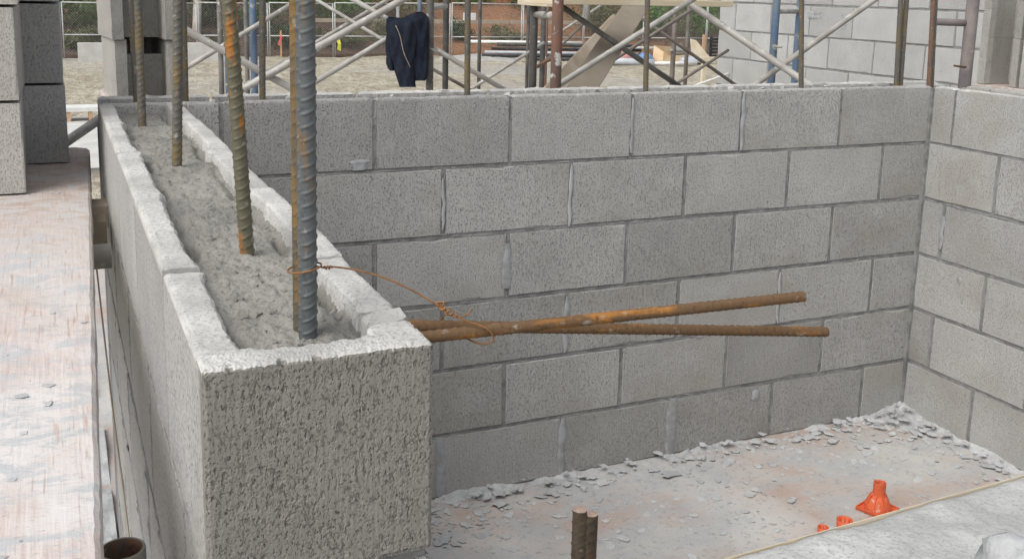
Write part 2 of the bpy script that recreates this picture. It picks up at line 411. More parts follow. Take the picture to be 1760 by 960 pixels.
# ------------------------------------------------------------------ ground, deck, bank
B, XC = 1.8856, 2.7296
DZ = -1.212
def gh(x, y):
    k = min(1, max(0, (y-6)/6))
    return -2.2+k*(.05*fbm(x*.5, y*.7, 3, 4)+.02*fbm(x*2.3, y*2.6, 8, 3))
V, Fs = grid_mesh(-16, 46, -6, 35.6, 190, 190, gh)
gb = MB(); gb.add(V, Fs)
gb.add([(-160, -160, -2.26), (200, -160, -2.26), (200, 200, -2.26), (-160, 200, -2.26)], [(0, 1, 2, 3)])
tag(gb.obj('ground', M['ground'], smooth=True), kind='structure')
V, Fs = grid_mesh(-2.0, 3.4, -1.6, 5.2, 110, 140, lambda x, y: DZ+.0025*fbm(x*3, y*3, 1, 3))
db = MB(); db.add(V, Fs); db.box((.7, 1.8, DZ-.09), (5.38, 6.78, .15))
tag(db.obj('floor', M['deck'], smooth=True), kind='structure')
def bz(x, y):
    t = max(0, (y-35.3)); h = -2.2+.24*t+.13*max(0, min(t-1.2, 5)) + .09*fbm(x*.8, y*.8, 2, 3)*min(1, t)
    return h+.10*fbm(x*2.4, y*2.4, 5, 3)*min(1, t+.2)
V, Fs = grid_mesh(-40, 80, 35.0, 62, 240, 60, bz)
bb = MB(); bb.add(V, Fs); tag(bb.obj('bank', M['bank'], smooth=True), kind='structure')
pad = MB(); pad.add(*grid_mesh(-3.2, .75, 13.5, 19.0, 8, 8, lambda x, y: -2.135)); pad.box((-1.22, 16.25, -2.2), (3.9, 5.4, .12))
tag(pad.obj('pavement', M['slab']), kind='structure')

def joint(mb, p0, p1, wid, nrm, seed, step=.005, d0=-.0032):
    """lumpy mortar bead: recessed in the middle, here and there squeezed out over the block edges"""
    p0, p1, nrm = Vector(p0), Vector(p1), Vector(nrm); t = (p1-p0); L = t.length; t.normalize(); lat = t.cross(nrm); n = max(2, int(L/step)); V = []
    cs = (-1.5, -.85, -.35, .2, .8, 1.5)
    for i in range(n+1):
        s_ = L*i/n; q = p0+t*s_; sag = .0012*nz(s_*6, seed, 8)
        for k, c in enumerate(cs):
            e = abs(c) > 1
            d = d0+.0022*nz(s_*30, seed, c*3)+.0016*nz(s_*110, seed+3, c*5)+.0012*nz(s_*4, seed+5, 1)
            if e: d = d0-.0028+.009*max(0, nz(s_*17, seed+9, c*7)-.18)
            elif abs(c) > .7: d += .0006+.0045*max(0, nz(s_*17, seed+9, math.copysign(1.5, c)*7)-.12)
            V.append(q+lat*(c*wid/2+sag)+nrm*d)
    P = len(cs)
    mb.add(V, [(i*P+k, i*P+k+1, (i+1)*P+k+1, (i+1)*P+k) for i in range(n) for k in range(P-1)])

# ------------------------------------------------------------------ left wall (grout-filled, near end cut open)
lw = empty('block_wall', (.097, .95, DZ), 'long grey block wall with grout filled open top and rough end face nearest the camera', 'wall')
JL = [0.0, .3047, .7111, 1.1175, 1.5239, 1.886]
def th_left(s):
    k = sum(1 for j in JL[1:-1] if s > j)
    base = (.037, .034, .039, .033, .037)[k]+.006*math.exp(-((s-.02)/.03)**2)+.0028*nz(s*7, 2, 0)+.0022*nz(s*45, 2, 3)+.0022*nz(s*140, 2, 5)+.004*max(0, nz(s*26, 2, 9)-.3)
    for j in JL[1:-1]: base += .006*max(0, 1-abs(s-j)/.05)
    return base
def th_right(s):
    k = sum(1 for j in JL[1:-1] if s > j)
    base = (.036, .033, .038, .034, .037)[k]+.003*nz(s*8, 4, 0)+.0025*nz(s*45, 4, 3)+.0022*nz(s*140, 4, 5)
    for j in JL[1:-1]: base += .006*max(0, 1-abs(s-j)/.05)
    return base
for k in range(5):
    a, b = JL[k]+(.0032 if k else 0), JL[k+1]-.0032
    mb = MB(); st = .0022 if k < 2 else (.004 if k < 3 else .007); zo = (0, .0055, .002, .005, .001)[k]
    shell_loft(mb, .014 if k == 0 else a, b, st, -.0005, 1, 'y', th_left, seed=11+k, zoff=zo)
    shell_loft(mb, .113 if k == 0 else a, b, st, .194, -1, 'y', th_right, seed=31+k, zoff=zo)
    if k == 0:
        # the stump of the right shell at the near corner, beyond the notch
        shell_loft(mb, .014, .067, .0022, .1945, -1, 'y', lambda s: .047-.25*max(0, s-.045)+.004*nz(s*60, 8, 1), seed=77)
        # near end shell with its coarse, combed face, real relief 1 mm fine
        nS = 300; cols = []; zs = [-.194+.194*i/290 for i in range(285)]
        Vv = []; P = None
        for i in range(nS+1):
            x = .194*i/nS
            e = .036+.004*nz(x*20, 3, 1)+.003*nz(x*80, 3, 2)+.010*math.exp(-((x-.03)/.022)**2)+.008*math.exp(-((x-.165)/.02)**2)
            ed = min(x, .194-x)
            c1 = max(0, nz(x*70, 5, 1)-.25)*.010+max(0, nz(x*260, 5, 2))*.0016
            prof = [(0.0, z) for z in zs]+[(.0008+c1*.5, -.0022-c1), (.003+c1, -.0006-c1*.4)]
            q0 = .004+c1
            for q in range(14): prof.append((q0+(e-.006-q0)*q/13, 0))
            prof += [(e-.002, -.004), (e, -.012), (e+.002, -.04), (e+.003, -.08)]
            P = len(prof)
            for j, (y, z) in enumerate(prof):
                if j < len(zs):
                    xx = x+.002*nz(x*60, z*60, 4); 
                    comb = nz(x*330+.6*nz(x*40, z*40, 3), z*22, 2.0)
                    cl = nz(xx*300, z*150, 5.0)+.35*nz(xx*700, z*500, 6.0); cl2 = nz(xx*640, z*330, 9.0)
                    band = .5+.9*nz(x*22, z*15, 12)+.5*nz(x*60, z*40, 15)
                    t1 = min(1, max(0, (cl-.53+.32*band)/.18)); t2 = min(1, max(0, (cl2-.36+.16*band)/.14)); pit = .0013*t1*t1*(3-2*t1)+.0006*t2*t2*(3-2*t2)+.003*max(0, nz(x*75, z*62, 31)-.42)
                    y = y+pit-.00032*comb-.0007*nz(x*30, z*30, 8)
                    ec = max(0, .0035-ed); y += ec*.6
                    if z < -.19: y += .0015
                else:
                    z = z+.0011*nz(x*150, y*150, 21)*(1 if y < e-.001 else .2)+.0007*nz(x*420, y*420, 22)+.002*nz(x*16, y*16, 23)-max(0, .003-ed)*.9
                    z = min(z, .003)
                Vv.append((x, y, z))
        Ff = [(i*P+j, (i+1)*P+j, (i+1)*P+j+1, i*P+j+1) for i in range(nS) for j in range(P-1)]
        Ff += [tuple(range(P)), tuple(nS*P+j for j in reversed(range(P)))]
    o = mb.obj('concrete_block', M['shell'], lw, origin=(.097, (a+b)/2, -.1))
    for me in (o.data,):
        me.materials.append(M['block'])
        for p in me.polygons:
            # the smooth outer face of the block keeps the plain block finish
            if abs(p.normal.x) > .6 and p.center.z < .096 and abs(p.center.x) > .093: p.material_index = 1
            elif p.center.z < -.02: p.material_index = 1
    if k == 0:
        me = mesh('end_face', [Vector(v)-Vector((.097, 0, -.1)) for v in Vv], Ff)
        me.materials.append(M['endface']); me.materials.append(M['shell'])
        for p in me.polygons:
            if p.center.z > .0975: p.material_index = 1
        eo = link('end_face', me, o, (.097, 0, -.1)); eo['label'] = 'rough combed end face of the near block'
        eo.location = (0, -(a+b)/2, 0)
# broken piece sitting in the notch over the bars
mb = MB()
mp = [(.157, .100), (.17, .1035), (.197, .1025), (.2, .090), (.193, .079), (.174, .0765), (.158, .081)]
Vt = []
for lvl, kk in ((-.07, 1), (-.008, 1.0), (-.0045, .94)):
    for i, (x, y) in enumerate(mp):
        cx, cy = .177, .092
        Vt.append((cx+(x-cx)*kk, cy+(y-cy)*kk, lvl+.003*nz(x*90, y*90, lvl*50)+(.004 if y > .1 else 0)*(lvl > -.05)))
n = len(mp)
mb.add(Vt, [tuple(reversed(range(n))), tuple(2*n+i for i in range(n))]+[(r*n+i, r*n+(i+1) % n, (r+1)*n+(i+1) % n, (r+1)*n+i) for r in range(2) for i in range(n)])
mb.obj('broken_shell', M['shell'], lw)
# lower courses of the left wall
for r in range(1, 6):
    js = [0, .18] if r % 2 else [0, .3047]
    while js[-1]+ML < 1.886: js.append(js[-1]+ML)
    js.append(1.886)
    mb = MB(); joint(mb, (0, 0, -r*CR+.0046), (0, 1.886, -r*CR+.0046), .0115, (-1, 0, 0), r+400, .004, -.0008); mb.obj('mortar_joint', M['mortar'], lw)
    mb = MB()
    for q in js[1:-1]: joint(mb, (0, q, -(r+.5)*CR-.091), (0, q, -(r+.5)*CR+.100), .0095, (-1, 0, 0), r*9+q*10+450, .004, -.0012)
    mb.obj('mortar_joint', M['mortar'], lw)
    for a, b in zip(js[:-1], js[1:]):
        if b-a < .03: continue
        place_block(lw, b-a-.011, (.097, (a+b)/2, -(r+.5)*CR+.0046), 'y')
mb = MB(); mb.box((.097, .9465, -.705), (.187, 1.873, 1.02)); mb.box((.097, .97, -.145), (.186, 1.8, .098))
mb.obj('mortar', M['mortar'], lw)
for j in JL[1:-1]:
    mb = MB(); mb.box((.0195, j, -.104), (.033, .010, .184)); mb.box((.1745, j, -.104), (.033, .010, .184)); mb.obj('mortar', M['mortar'], lw)
# grout
def gz_(x, y):
    h = -.0155+.0040*fbm(x*30, y*22, 3, 5)+.0045*nz(x*9, y*7, 6)+.0022*abs(nz(x*55, y*38, 16))+.0015*fbm(x*110, y*80, 5, 3)-.004*max(0, nz(x*70, y*50, 31)-.30)
    h += .0035*max(0, nz(x*60, y*45, 14))
    # a crevice where the grout has shrunk from the right shell, and hollows by the left one
    d = abs(x-(.150+.006*nz(y*14, 2, 2))); on = max(0, nz(y*6.5, 9, 4)+.12)
    h -= .024*math.exp(-(d/.0075)**2)*min(1, on*3.2)
    d2 = abs(x-.046-.006*nz(y*12, 3, 2)); on2 = max(0, nz(y*8, 5, 4)+.02)
    h -= .022*math.exp(-(d2/.006)**2)*min(1, on2*3)
    if y > 1.55: h -= .012*min(1, (y-1.55)/.1)
    if y < .14: h -= .012*min(1, (.14-y)/.06)*max(0, min(1, (x-.12)/.04))
    return h
gm = MB(); gm.add(*grid_mesh(.028, .166, .030, .62, 74, 300, gz_)); gm.add(*grid_mesh(.028, .166, .62, 1.92, 50, 270, gz_))
gm.obj('grout', M['grout'], lw, smooth=False)
rd = random.Random(3); pts = []
for i in range(700):
    y = .05+1.75*rd.random()**1.6; x = rd.uniform(.05, .155); pts.append((x, y, gz_(x, y)-.001))
o = flakes(pts, .0012, .008, (.4, .8), .4, 3.0, 5).obj('mortar_crumb', M['grout'], lw); tag(o, kind='stuff')
pts = [(rd.uniform(.06, .15), rd.uniform(.05, .30), 0) for i in range(9)]
o = flakes([(x, y, gz_(x, y)) for x, y, z in pts], .008, .020, (.25, .45), .35, 1.5, 9).obj('mortar_flake', M['grout'], lw); tag(o, kind='stuff')

# ------------------------------------------------------------------ back wall, right wall
W0_ = .1032
bw = empty('block_wall', (1.4, 1.98, DZ), 'wide grey block wall across the back of the pit, six courses with dark joints', 'wall')
rw = empty('block_wall', (2.83, .8, DZ), 'grey block wall closing the right side of the pit', 'wall')
def smear(parent, x, y, z, wid, h, face, seed):
    """pale mortar smeared over a joint, a thin lumpy slab proud of the face"""
    rd = random.Random(seed); V = []; nn = 7
    for i in range(nn):
        t = i/(nn-1); ww = wid*(.75+.5*rd.random())*(1 if 0 < i < nn-1 else .6)
        off = rd.uniform(-.003, .003); zz = z-h/2+h*t
        for q, dp in ((-.5, .001), (-.3, .0035), (.3, .0035), (.5, .001)):
            V.append((x+off+q*ww, y-dp, zz) if face == 'y' else (x-dp, y+off+q*ww, zz))
    mb = MB(); mb.add(V, [(i*4+j, i*4+j+1, i*4+j+5, i*4+j+4) for i in range(nn-1) for j in range(3)])
    mb.obj('mortar_smear', M['mortar_light'], parent, smooth=True)
for r in range(6):
    zc = -(r+.5)*CR+.0046
    if r:
        mb = MB(); joint(mb, (.19, B, -r*CR+.0046), (XC, B, -r*CR+.0046), .012, (0, -1, 0), r); mb.obj('mortar_joint', M['mortar'], bw)
        mb = MB(); joint(mb, (XC, B, -r*CR+.0046), (XC, -.6, -r*CR+.0046), .012, (-1, 0, 0), r+50); mb.obj('mortar_joint', M['mortar'], rw)
    mb = MB(); mb2 = MB()
    for k in range(8):
        x = XC-ML*k-(0 if r % 2 == 0 else CR)
        if .2 < x < XC-.05: joint(mb, (x, B, zc-.096), (x, B, zc+(.096 if r else .088)), .0125, (0, -1, 0), r*10+k)
        y = B-W0_-(0 if r % 2 == 0 else CR)-ML*k
        if y > -.5: joint(mb2, (XC, y, zc-.096), (XC, y, zc+(.096 if r else .088)), .0125, (-1, 0, 0), r*10+k+200)
    mb.obj('mortar_joint', M['mortar'], bw); mb2.obj('mortar_joint', M['mortar'], rw)
for r in range(6):
    js = [XC-ML*k-(0 if r % 2 == 0 else CR) for k in range(0, 8)]; js = sorted([j for j in js if j > .02])
    if r % 2: js.append(XC)
    js = [.0]+js
    for a, b in zip(js[:-1], js[1:]):
        if b-a < .05: continue
        if r == 0:
            mb = MB(); x0, x1 = a+.006, b-.006; sd = int(a*100)
            shell_loft(mb, x0, x1, .008, B, 1, 'x', .032, seed=sd, amp=.001, inner_z=-.07)
            shell_loft(mb, x0, x1, .012, B+.194, -1, 'x', .036, seed=sd+50, amp=.002, inner_z=-.07, chip=.8)
            c = ((x0+x1)/2, B+.097, -.1); o = mb.obj('concrete_block', M['shell'], bw, origin=c)
            o.data.materials.append(M['block'])
            for p in o.data.polygons:
                if p.normal.z < .5: p.material_index = 1
        else:
            place_block(bw, b-a-.012, ((a+b)/2, B+.097, -(r+.5)*CR+.0046), 'x')
mb = MB(); mb.box((1.363, B+.097, -.642), (2.722, .1885, 1.141)); mb.obj('mortar', M['mortar'], bw)
# the run of top blocks over the right wall corner
mb = MB(); shell_loft(mb, XC, 2.92, .012, B+.194, -1, 'x', .036, seed=5, amp=.002); mb.box((2.825, B+.15, -.1), (.18, .09, .18)); mb.obj('concrete_block', M['shell'], bw)
for r in range(6):
    for k in range(7):
        j = XC-ML*k-(0 if r % 2 == 0 else CR)
        if .25 < j < 2.68 and r == 0:
            mb = MB(); mb.box((j, B+.0145, -.097), (.0116, .02, .186)); mb.obj('mortar', M['mortar'], bw)
def gb_(x, y):
    d = (y-B)/.194
    h = -.018+.004*fbm(x*20, y*20, 3, 4)+.005*nz(x*5, 3, 6)
    cr = max(0, nz(x*3.1, 7, 1)+.55); h -= .045*math.exp(-((d-.24-.04*nz(x*11, 2, 2))/.07)**2)*min(1, cr*2)
    cr = max(0, nz(x*3.3, 17, 1)+.20); h -= .045*math.exp(-((d-.72-.04*nz(x*11, 5, 2))/.13)**2)*min(1, cr*6)
    return h
gm = MB(); gm.add(*grid_mesh(.03, 2.9, B+.026, B+.168, 330, 26, gb_)); gm.obj('grout', M['grout'], bw)
rd = random.Random(31)
pts = [(rd.uniform(.25, 2.7), B+.194*rd.uniform(.15, .95), -.004) for i in range(60)]
o = flakes(pts, .004, .022, (.2, .5), .3, 2.2, 15).obj('mortar_crumb', M['shell'], bw); tag(o, kind='stuff')
for (x, z, wd, h) in [(XC-ML*2+.006, -.1, .017, .19), (XC-ML*3+.0, -.1, .012, .17), (XC-ML*4, -.505, .028, .14), (XC-CR-ML*4, -1.11, .03, .19), (XC-CR-ML*3, -1.11, .024, .19),
                      (XC-CR-ML*2, -1.11, .034, .2), (XC-CR-ML*3, -.305, .012, .19), (XC-CR-ML*3, -.71, .017, .18), (XC-CR-ML, -.71, .012, .18), (XC-CR-ML*4, -.305, .010, .15)]:
    smear(bw, x, B, z, wd, h, 'y', int(x*100))
for (x, z, wd, h) in [(.655, -.18, .05, .03), (2.05, -1.05, .03, .04)]:
    smear(bw, x, B, z, wd, h, 'y', int(x*1000))
# right wall
W0 = .1032
for r in range(6):
    y1 = B; js = [B]; y = B-W0-(0 if r % 2 == 0 else CR)
    while y > -.6: js.append(y); y -= ML
    for a, b in zip(js[1:], js[:-1]):
        if r == 0:
            mb = MB(); y0, y1 = a+.005, b-.005; sd = int(a*100)+500
            shell_loft(mb, y0, y1, .01, XC, 1, 'y', .034, seed=sd, amp=.001); shell_loft(mb, y0, y1, .012, XC+.194, -1, 'y', .036, seed=sd+9, amp=.002)
            o = mb.obj('concrete_block', M['shell'], rw, origin=(XC+.097, (a+b)/2, -.1)); o.data.materials.append(M['block'])
            for p in o.data.polygons:
                if p.normal.z < .5: p.material_index = 1
        else:
            place_block(rw, b-a-.013, (XC+.097, (a+b)/2, -(r+.5)*CR+.0046), 'y')
    for j in (js[1:] if r == 0 else []):
        mb = MB(); mb.box((XC+.0145, j, -.097), (.02, .0098, .186)); mb.obj('mortar', M['mortar'], rw)
mb = MB(); mb.box((XC+.097, .64, -.642), (.188, 2.48, 1.141)); mb.obj('mortar', M['mortar'], rw)
gm = MB(); gm.add(*grid_mesh(XC+.028, XC+.168, -.5, B+.05, 30, 220, lambda x, y: -.012+.005*fbm(x*20, y*20, 9, 4)-.02*max(0, nz(x*12, y*9, 3)-.1))); gm.obj('grout', M['grout'], rw)
smear(rw, XC, B-W0-ML*0, -.505, .02, .12, 'x', 3); smear(rw, XC, B-.2, -.65, .02, .02, 'x', 4)
# dark mortar in the inside corner
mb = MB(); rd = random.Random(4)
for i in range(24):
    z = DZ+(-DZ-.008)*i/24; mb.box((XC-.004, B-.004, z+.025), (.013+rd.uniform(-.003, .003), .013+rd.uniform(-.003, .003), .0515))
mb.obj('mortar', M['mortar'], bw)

# ------------------------------------------------------------------ mortar droppings on the floor
rd = random.Random(21)
def mound(x0, x1, y0, y1, nx, ny, f): return grid_mesh(x0, x1, y0, y1, nx, ny, f)
fb = MB()
fb.add(*mound(.2, XC-.001, B-.13, B-.001, 300, 16, lambda x, y: DZ-.006+max(0, (.010+.026*nz(x*3.5, 1, 1)+.01*nz(x*14, 4, 1))*(1-(B-y)/(.05+.045*nz(x*4, 2, 2)))+.007*fbm(x*30, y*30, 3, 3))))
fb.add(*mound(XC-.14, XC-.001, .3, B-.001, 16, 180, lambda x, y: DZ-.006+max(0, (.016+.02*nz(y*5, 1, 9))*(1-(XC-x)/(.06+.04*nz(y*4, 2, 7)))+.006*fbm(x*30, y*30, 3, 3))))
fb.add(*mound(XC-.45, XC-.001, B-.32, B-.001, 46, 34, lambda x, y: DZ-.004+.05*max(0, 1-math.hypot((XC-x)*1.1, (B-y)*1.2)/.24)+.007*fbm(x*26, y*26, 3, 4)-.004))
tag(fb.obj('mortar_heap', M['crumb']), 'pale mortar droppings heaped along the foot of the walls', 'mortar heap', kind='stuff')
pts = []
for i in range(420):
    x = rd.uniform(.2, XC-.02); d = abs(rd.gauss(0, .06)); pts.append((x, B-.015-d, DZ+.003+max(0, .02-d*.25)))
for i in range(220):
    y = rd.uniform(.6, B-.02); d = abs(rd.gauss(0, .09)); pts.append((XC-.015-d, y, DZ+.003+max(0, .02-d*.25)))
for i in range(260):
    a = abs(rd.gauss(0, .17)); b = abs(rd.gauss(0, .16)); pts.append((XC-.02-a, B-.02-b, DZ+.004+.05*max(0, 1-math.hypot(a, b)/.24)))
for i in range(260):
    x = .25+.75*rd.random(); pts.append((x, B-.04-abs(rd.gauss(0, .16)), DZ+.003))
for i in range(2200):
    q = rd.random(); pts.append((rd.uniform(.3, 2.7), B-.03-.9*q**1.6, DZ+.001))
o = flakes(pts, .003, .042, (.03, .09), .07, 4.0, 2).obj('mortar_flakes', M['crumb'])
tag(o, 'flat broken mortar flakes scattered over the plywood floor', 'mortar flakes', kind='stuff')
pts = [(rd.uniform(.3, 2.6), B-.03-abs(rd.gauss(0, .05)), DZ+.006) for i in range(30)]+[(XC-.03-abs(rd.gauss(0, .07)), rd.uniform(.9, B-.05), DZ+.006) for i in range(16)]
o = flakes(pts, .025, .065, (.03, .07), .07, 1.6, 12).obj('mortar_flakes', M['crumb'])
tag(o, 'larger mortar slabs fallen at the foot of the back and right walls', 'mortar flakes', kind='stuff')

# ------------------------------------------------------------------ near wall at lower right
nw = empty('block_wall', (1.6, -.2, DZ), 'low pale wall top crossing the lower right corner of the view', 'wall')
A0, A1 = Vector((.36, -.107)), Vector((3.0, .006))
dirv = (A1-A0).normalized(); nrm = Vector((-dirv.y, dirv.x))
NZ = -.2
def near_pt(s, t): q = A0+dirv*s+nrm*(-t); return q.x, q.y
V = []; nS, nT = 330, 90
for j in range(nT+1):
    for i in range(nS+1):
        s = 2.6*(i/nS)**1.35; t = .42*j/nT; x, y = near_pt(s, t)
        h = NZ+.003*fbm(x*22, y*22, 4, 4)+.0045*nz(x*7, y*9, 3)-.006*max(0, nz(x*45, y*45, 11)-.42)
        if t < .008: h -= (.008-t)*.5
        V.append((x, y, h))
W_ = nS+1
Fs = [(j*W_+i, j*W_+W_+i, j*W_+W_+i+1, j*W_+i+1) for j in range(nT) for i in range(nS)]
mb = MB(); mb.add(V, Fs); mb.obj('grout', mat_rough('concrete_top', (.44, .445, .435), (.27, .27, .265)), nw)
for r in range(1, 6):
    s = 0.0 if r % 2 else -.2
    while s < 2.6:
        s0, s1 = max(0, s), min(2.64, s+ML)
        if s1-s0 > .06:
            x, y = near_pt((s0+s1)/2, .097+.003)
            o = place_block(nw, s1-s0-.009, (x, y, -(r+.5)*CR+.0046-.004), 'x'); o.rotation_euler[2] = math.atan2(dirv.y, dirv.x)
        s += ML
mb = MB(); x, y = near_pt(1.3, .1); mb.box((x, y, -.72), (2.59, .185, .97), math.atan2(dirv.y, dirv.x)); mb.obj('mortar', M['mortar'], nw)
mb = MB(); x, y = near_pt(1.3, .31); mb.box((x, y, -.72), (2.59, .21, 1.0), math.atan2(dirv.y, dirv.x)); mb.obj('concrete_block', M['block'], nw)
mb = MB(); x, y = near_pt(1.3, -.0017); mb.box((x, y, NZ-.019), (2.6, .0008, .034), math.atan2(dirv.y, dirv.x)); mb.obj('timber_strip', M['wood_pale'], nw)
# lump of set mortar on it, bottom right corner
c = px_depth(1784, 984, .60)
lm = MB(); n_ = 28; 
for j in range(n_//2+1):
    pass
Vl = []; Fl = []
for j in range(15):
    a = math.pi*j/14
    for i in range(28):
        q = 2*math.pi*i/28; d = Vector((math.sin(a)*math.cos(q), math.sin(a)*math.sin(q), math.cos(a)))
        r = 1+.30*mn.noise(d*1.7+Vector((3, 1, 4)))+.22*mn.noise(d*5)+.14*mn.noise(d*11)
        Vl.append((d.x*.034*r, d.y*.034*r, d.z*.026*r))
Fl = [(j*28+i, (j+1)*28+i, (j+1)*28+(i+1) % 28, j*28+(i+1) % 28) for j in range(14) for i in range(28)]
lm.add([Vector(v)+Vector((c.x, c.y, c.z-.01)) for v in Vl], Fl)
tag(lm.obj('mortar_lump', M['crumb'], smooth=True), 'rounded lump of grey mortar at the lower right edge of the view', 'mortar lump')

# ------------------------------------------------------------------ reinforcing bars
def rebar_mesh(length, r, pitch, seg=20, dz=.0013, ribh=.0011, bend=None, slope=.55, flip=1):
    n = int(length/dz); V = []; Fs = []
    for i in range(n+1):
        z = length*i/n
        for k in range(seg):
            a = 2*math.pi*k/seg
            side = 1 if math.sin(a) >= 0 else -1
            ph = (z/pitch+flip*slope*math.cos(a)*.8*(1 if side > 0 else -1)*.9 + (0 if side > 0 else .5)) % 1.0
            p = max(0, 1-abs(ph-.5)/.15); p = p*p*(3-2*p)
            lon = max(0, 1-abs(math.sin(a))/.24)
            fade = min(1, abs(math.sin(a))*3)
            rr = r+ribh*p*fade+ribh*.75*lon
            x, y = rr*math.cos(a), rr*math.sin(a)
            V.append((x, y, z))
    for i in range(n):
        for k in range(seg):
            k2 = (k+1) % seg; Fs.append((i*seg+k, i*seg+k2, (i+1)*seg+k2, (i+1)*seg+k))
    Fs.append(tuple(reversed(range(seg)))); Fs.append(tuple(n*seg+k for k in range(seg)))
    me = mesh('rebar', V, Fs, True)
    me.polygons[-1].use_smooth = False
    return me
def rebar(base, top, r, pitch, mat, label, group, spin=0.0, dz=.0013, seg=20, flip=1, cutmat=False):
    b, t = Vector(base), Vector(top); L = (t-b).length
    me = rebar_mesh(L, r, pitch, seg, dz, ribh=r*.135, flip=flip); me.materials.append(M[mat])
    if cutmat: me.materials.append(M['cut']); me.polygons[-1].material_index = 1
    o = bpy.data.objects.new('rebar', me); C.objects.link(o); o.location = b
    q = (t-b).to_track_quat('Z', 'Y'); o.rotation_mode = 'XYZ'
    o.rotation_euler = (q.to_matrix() @ Matrix.Rotation(spin, 3, 'Z')).to_euler()
    tag(o, label, 'rebar', group); return o
GV = 'upright bars in the left wall'; GB = 'upright bars in the back wall'; GH = 'rusty bars lying out of the left wall'
r5 = .0083
def up(x, y, tx, ty, *a, **k):    # base and the point at z = .29, run on to 0.9
    s = (.9+.06)/(.29+.02); rebar((x-(tx-x)*.13, y-(ty-y)*.13, -.06), (x+(tx-x)*s, y+(ty-y)*s, .9), *a, **k)
up(.1063, .097, .1083, .097, r5, .0118, 'steel', 'thick blue grey rebar with the wire loop at the near end of left wall', GV, spin=R(128), dz=.0010, seg=32)
up(.1055, .1125, .1065, .1125, r5, .0118, 'steel_yellow', 'yellow rusted rebar half hidden behind the thick rebar with the wire loop', GV, spin=R(70), dz=.0014)
up(.104, .401, .0907, .401, r5, .0118, 'steel_rusty', 'rebar with an orange rust streak standing in the middle of the left wall grout', GV, spin=R(118), dz=.0012, seg=24)
up(.0920, 1.031, .1038, 1.031, r5, .0118, 'steel_grey', 'brown grey rebar third from the near end of the left wall', GV, spin=R(110), dz=.0016)
up(.2147, 1.975, .2184, 1.975, r5, .0118, 'steel_grey', 'darker rebar at the wall corner just right of the third rebar of left wall', GV, spin=R(60), dz=.0026, seg=16)
up(.080, 1.606, .0822, 1.606, r5, .0118, 'steel_grey', 'right one of the two rebars standing together at the far end of the left wall', GV, spin=R(100), dz=.002)
up(.0935, 1.93, .0895, 1.93, r5, .0118, 'steel_grey', 'left one of the two rebars standing together at the far end of the left wall', GV, spin=R(50), dz=.0026, seg=16, flip=-1)
for x, tx, y, lab, mt in [(.414, .420, 1.98, 'rebar in the back wall nearest the left wall corner', 'steel_grey'),
                          (1.006, 1.003, 1.98, 'pale tan rebar in the back wall right of the hanging navy jacket', 'steel_grey'),
                          (1.612, 1.603, 1.98, 'dark rebar in the back wall in front of the leaning boards', 'steel_grey'),
                          (2.228, 2.202, 1.98, 'rebar in the back wall beside the blue scaffold leg', 'steel_grey'),
                          (2.653, 2.637, 1.98, 'left one of the close rebar pair in the back wall before the corner', 'steel_grey'),
                          (2.676, 2.668, 1.985, 'right one of the close rebar pair in the back wall before the corner', 'steel_grey'),
                          (2.803, 2.785, 1.975, 'reddish rebar at the corner of the back and right walls', 'steel_brown'),
                          (2.826, 2.806, 1.985, 'grey rebar touching the reddish rebar at the wall corner', 'steel_grey')]:
    up(x, y, tx, y, r5, .0125, mt, lab, GB, spin=R(70+40*math.sin(x*9)), dz=.0026, seg=14)
r4 = .0056
bA0, bA1 = Vector((.19, .085, -.0118)), Vector((.705, .085, -.079))
bB0, bB1 = Vector((.19, .052, -.0137)), Vector((.637, .050, -.0195))
rebar(bA0, bA1, r4, .0085, 'rust', 'rusty bar projecting from the left wall, the one whose tip is lower', GH, spin=.4, dz=.0011, seg=18, cutmat=False)
rebar(bB0, bB1, r4, .0085, 'rust', 'rusty bar projecting from the left wall, the one whose tip is higher', GH, spin=2.3, dz=.0011, seg=18)
GS = 'cut bar stubs at the bottom of the view'
rebar((0.2630, -0.1480, -.32), (0.2640, -0.1450, -0.0970), .0056, .0092, 'steel_dark', 'thicker cut rebar stub standing at the bottom of the view', GS, spin=1.2, dz=.001, seg=24, cutmat=True)
rebar((0.2860, -0.1230, -.32), (0.2880, -0.1210, -0.1180), .0052, .0088, 'steel_dark', 'thinner cut rebar stub just behind and right of the thicker one', GS, spin=.4, dz=.001, seg=20, cutmat=True)

# ------------------------------------------------------------------ tie wire
wp = []
for i in range(26):                       # loop round the thick pair
    a = R(-20)+R(325)*i/25
    wp.append(Vector((.1055+.0150*math.cos(-a+.4), .103+.0185*math.sin(-a+.4), .0475+.003*math.sin(a*1.0+.6))))
hook = Vector((.1225, .097, .0475))
path = wp+[hook, hook+Vector((.006, -.002, .001)), Vector((.150, .091, .0445)), Vector((.176, .082, .0365)), Vector((.198, .074, .0255)), Vector((.214, .068, .0155)), Vector((.2225, .064, .0100))]
def smooth_path(P, k=6):
    out = []
    for i in range(len(P)-1):
        p0, p1, p2, p3 = P[max(i-1, 0)], P[i], P[i+1], P[min(i+2, len(P)-1)]
        for j in range(k):
            t = j/k
            out.append(.5*((2*p1)+(p2-p0)*t+(2*p0-5*p1+4*p2-p3)*t*t+(-p0+3*p1-3*p2+p3)*t**3))
    return out+[P[-1]]
mb = MB(); mb.tube(smooth_path(path, 4), .00085, 8)
tw = [Vector((.2225+.014*t, .064-.008*t, .0100-.0085*t))+Vector((.0016*math.cos(t*26), .0016*math.sin(t*26), .0018*math.sin(t*26+1))) for t in np.linspace(0, 1, 40)]
mb.tube(tw, .0009, 7)
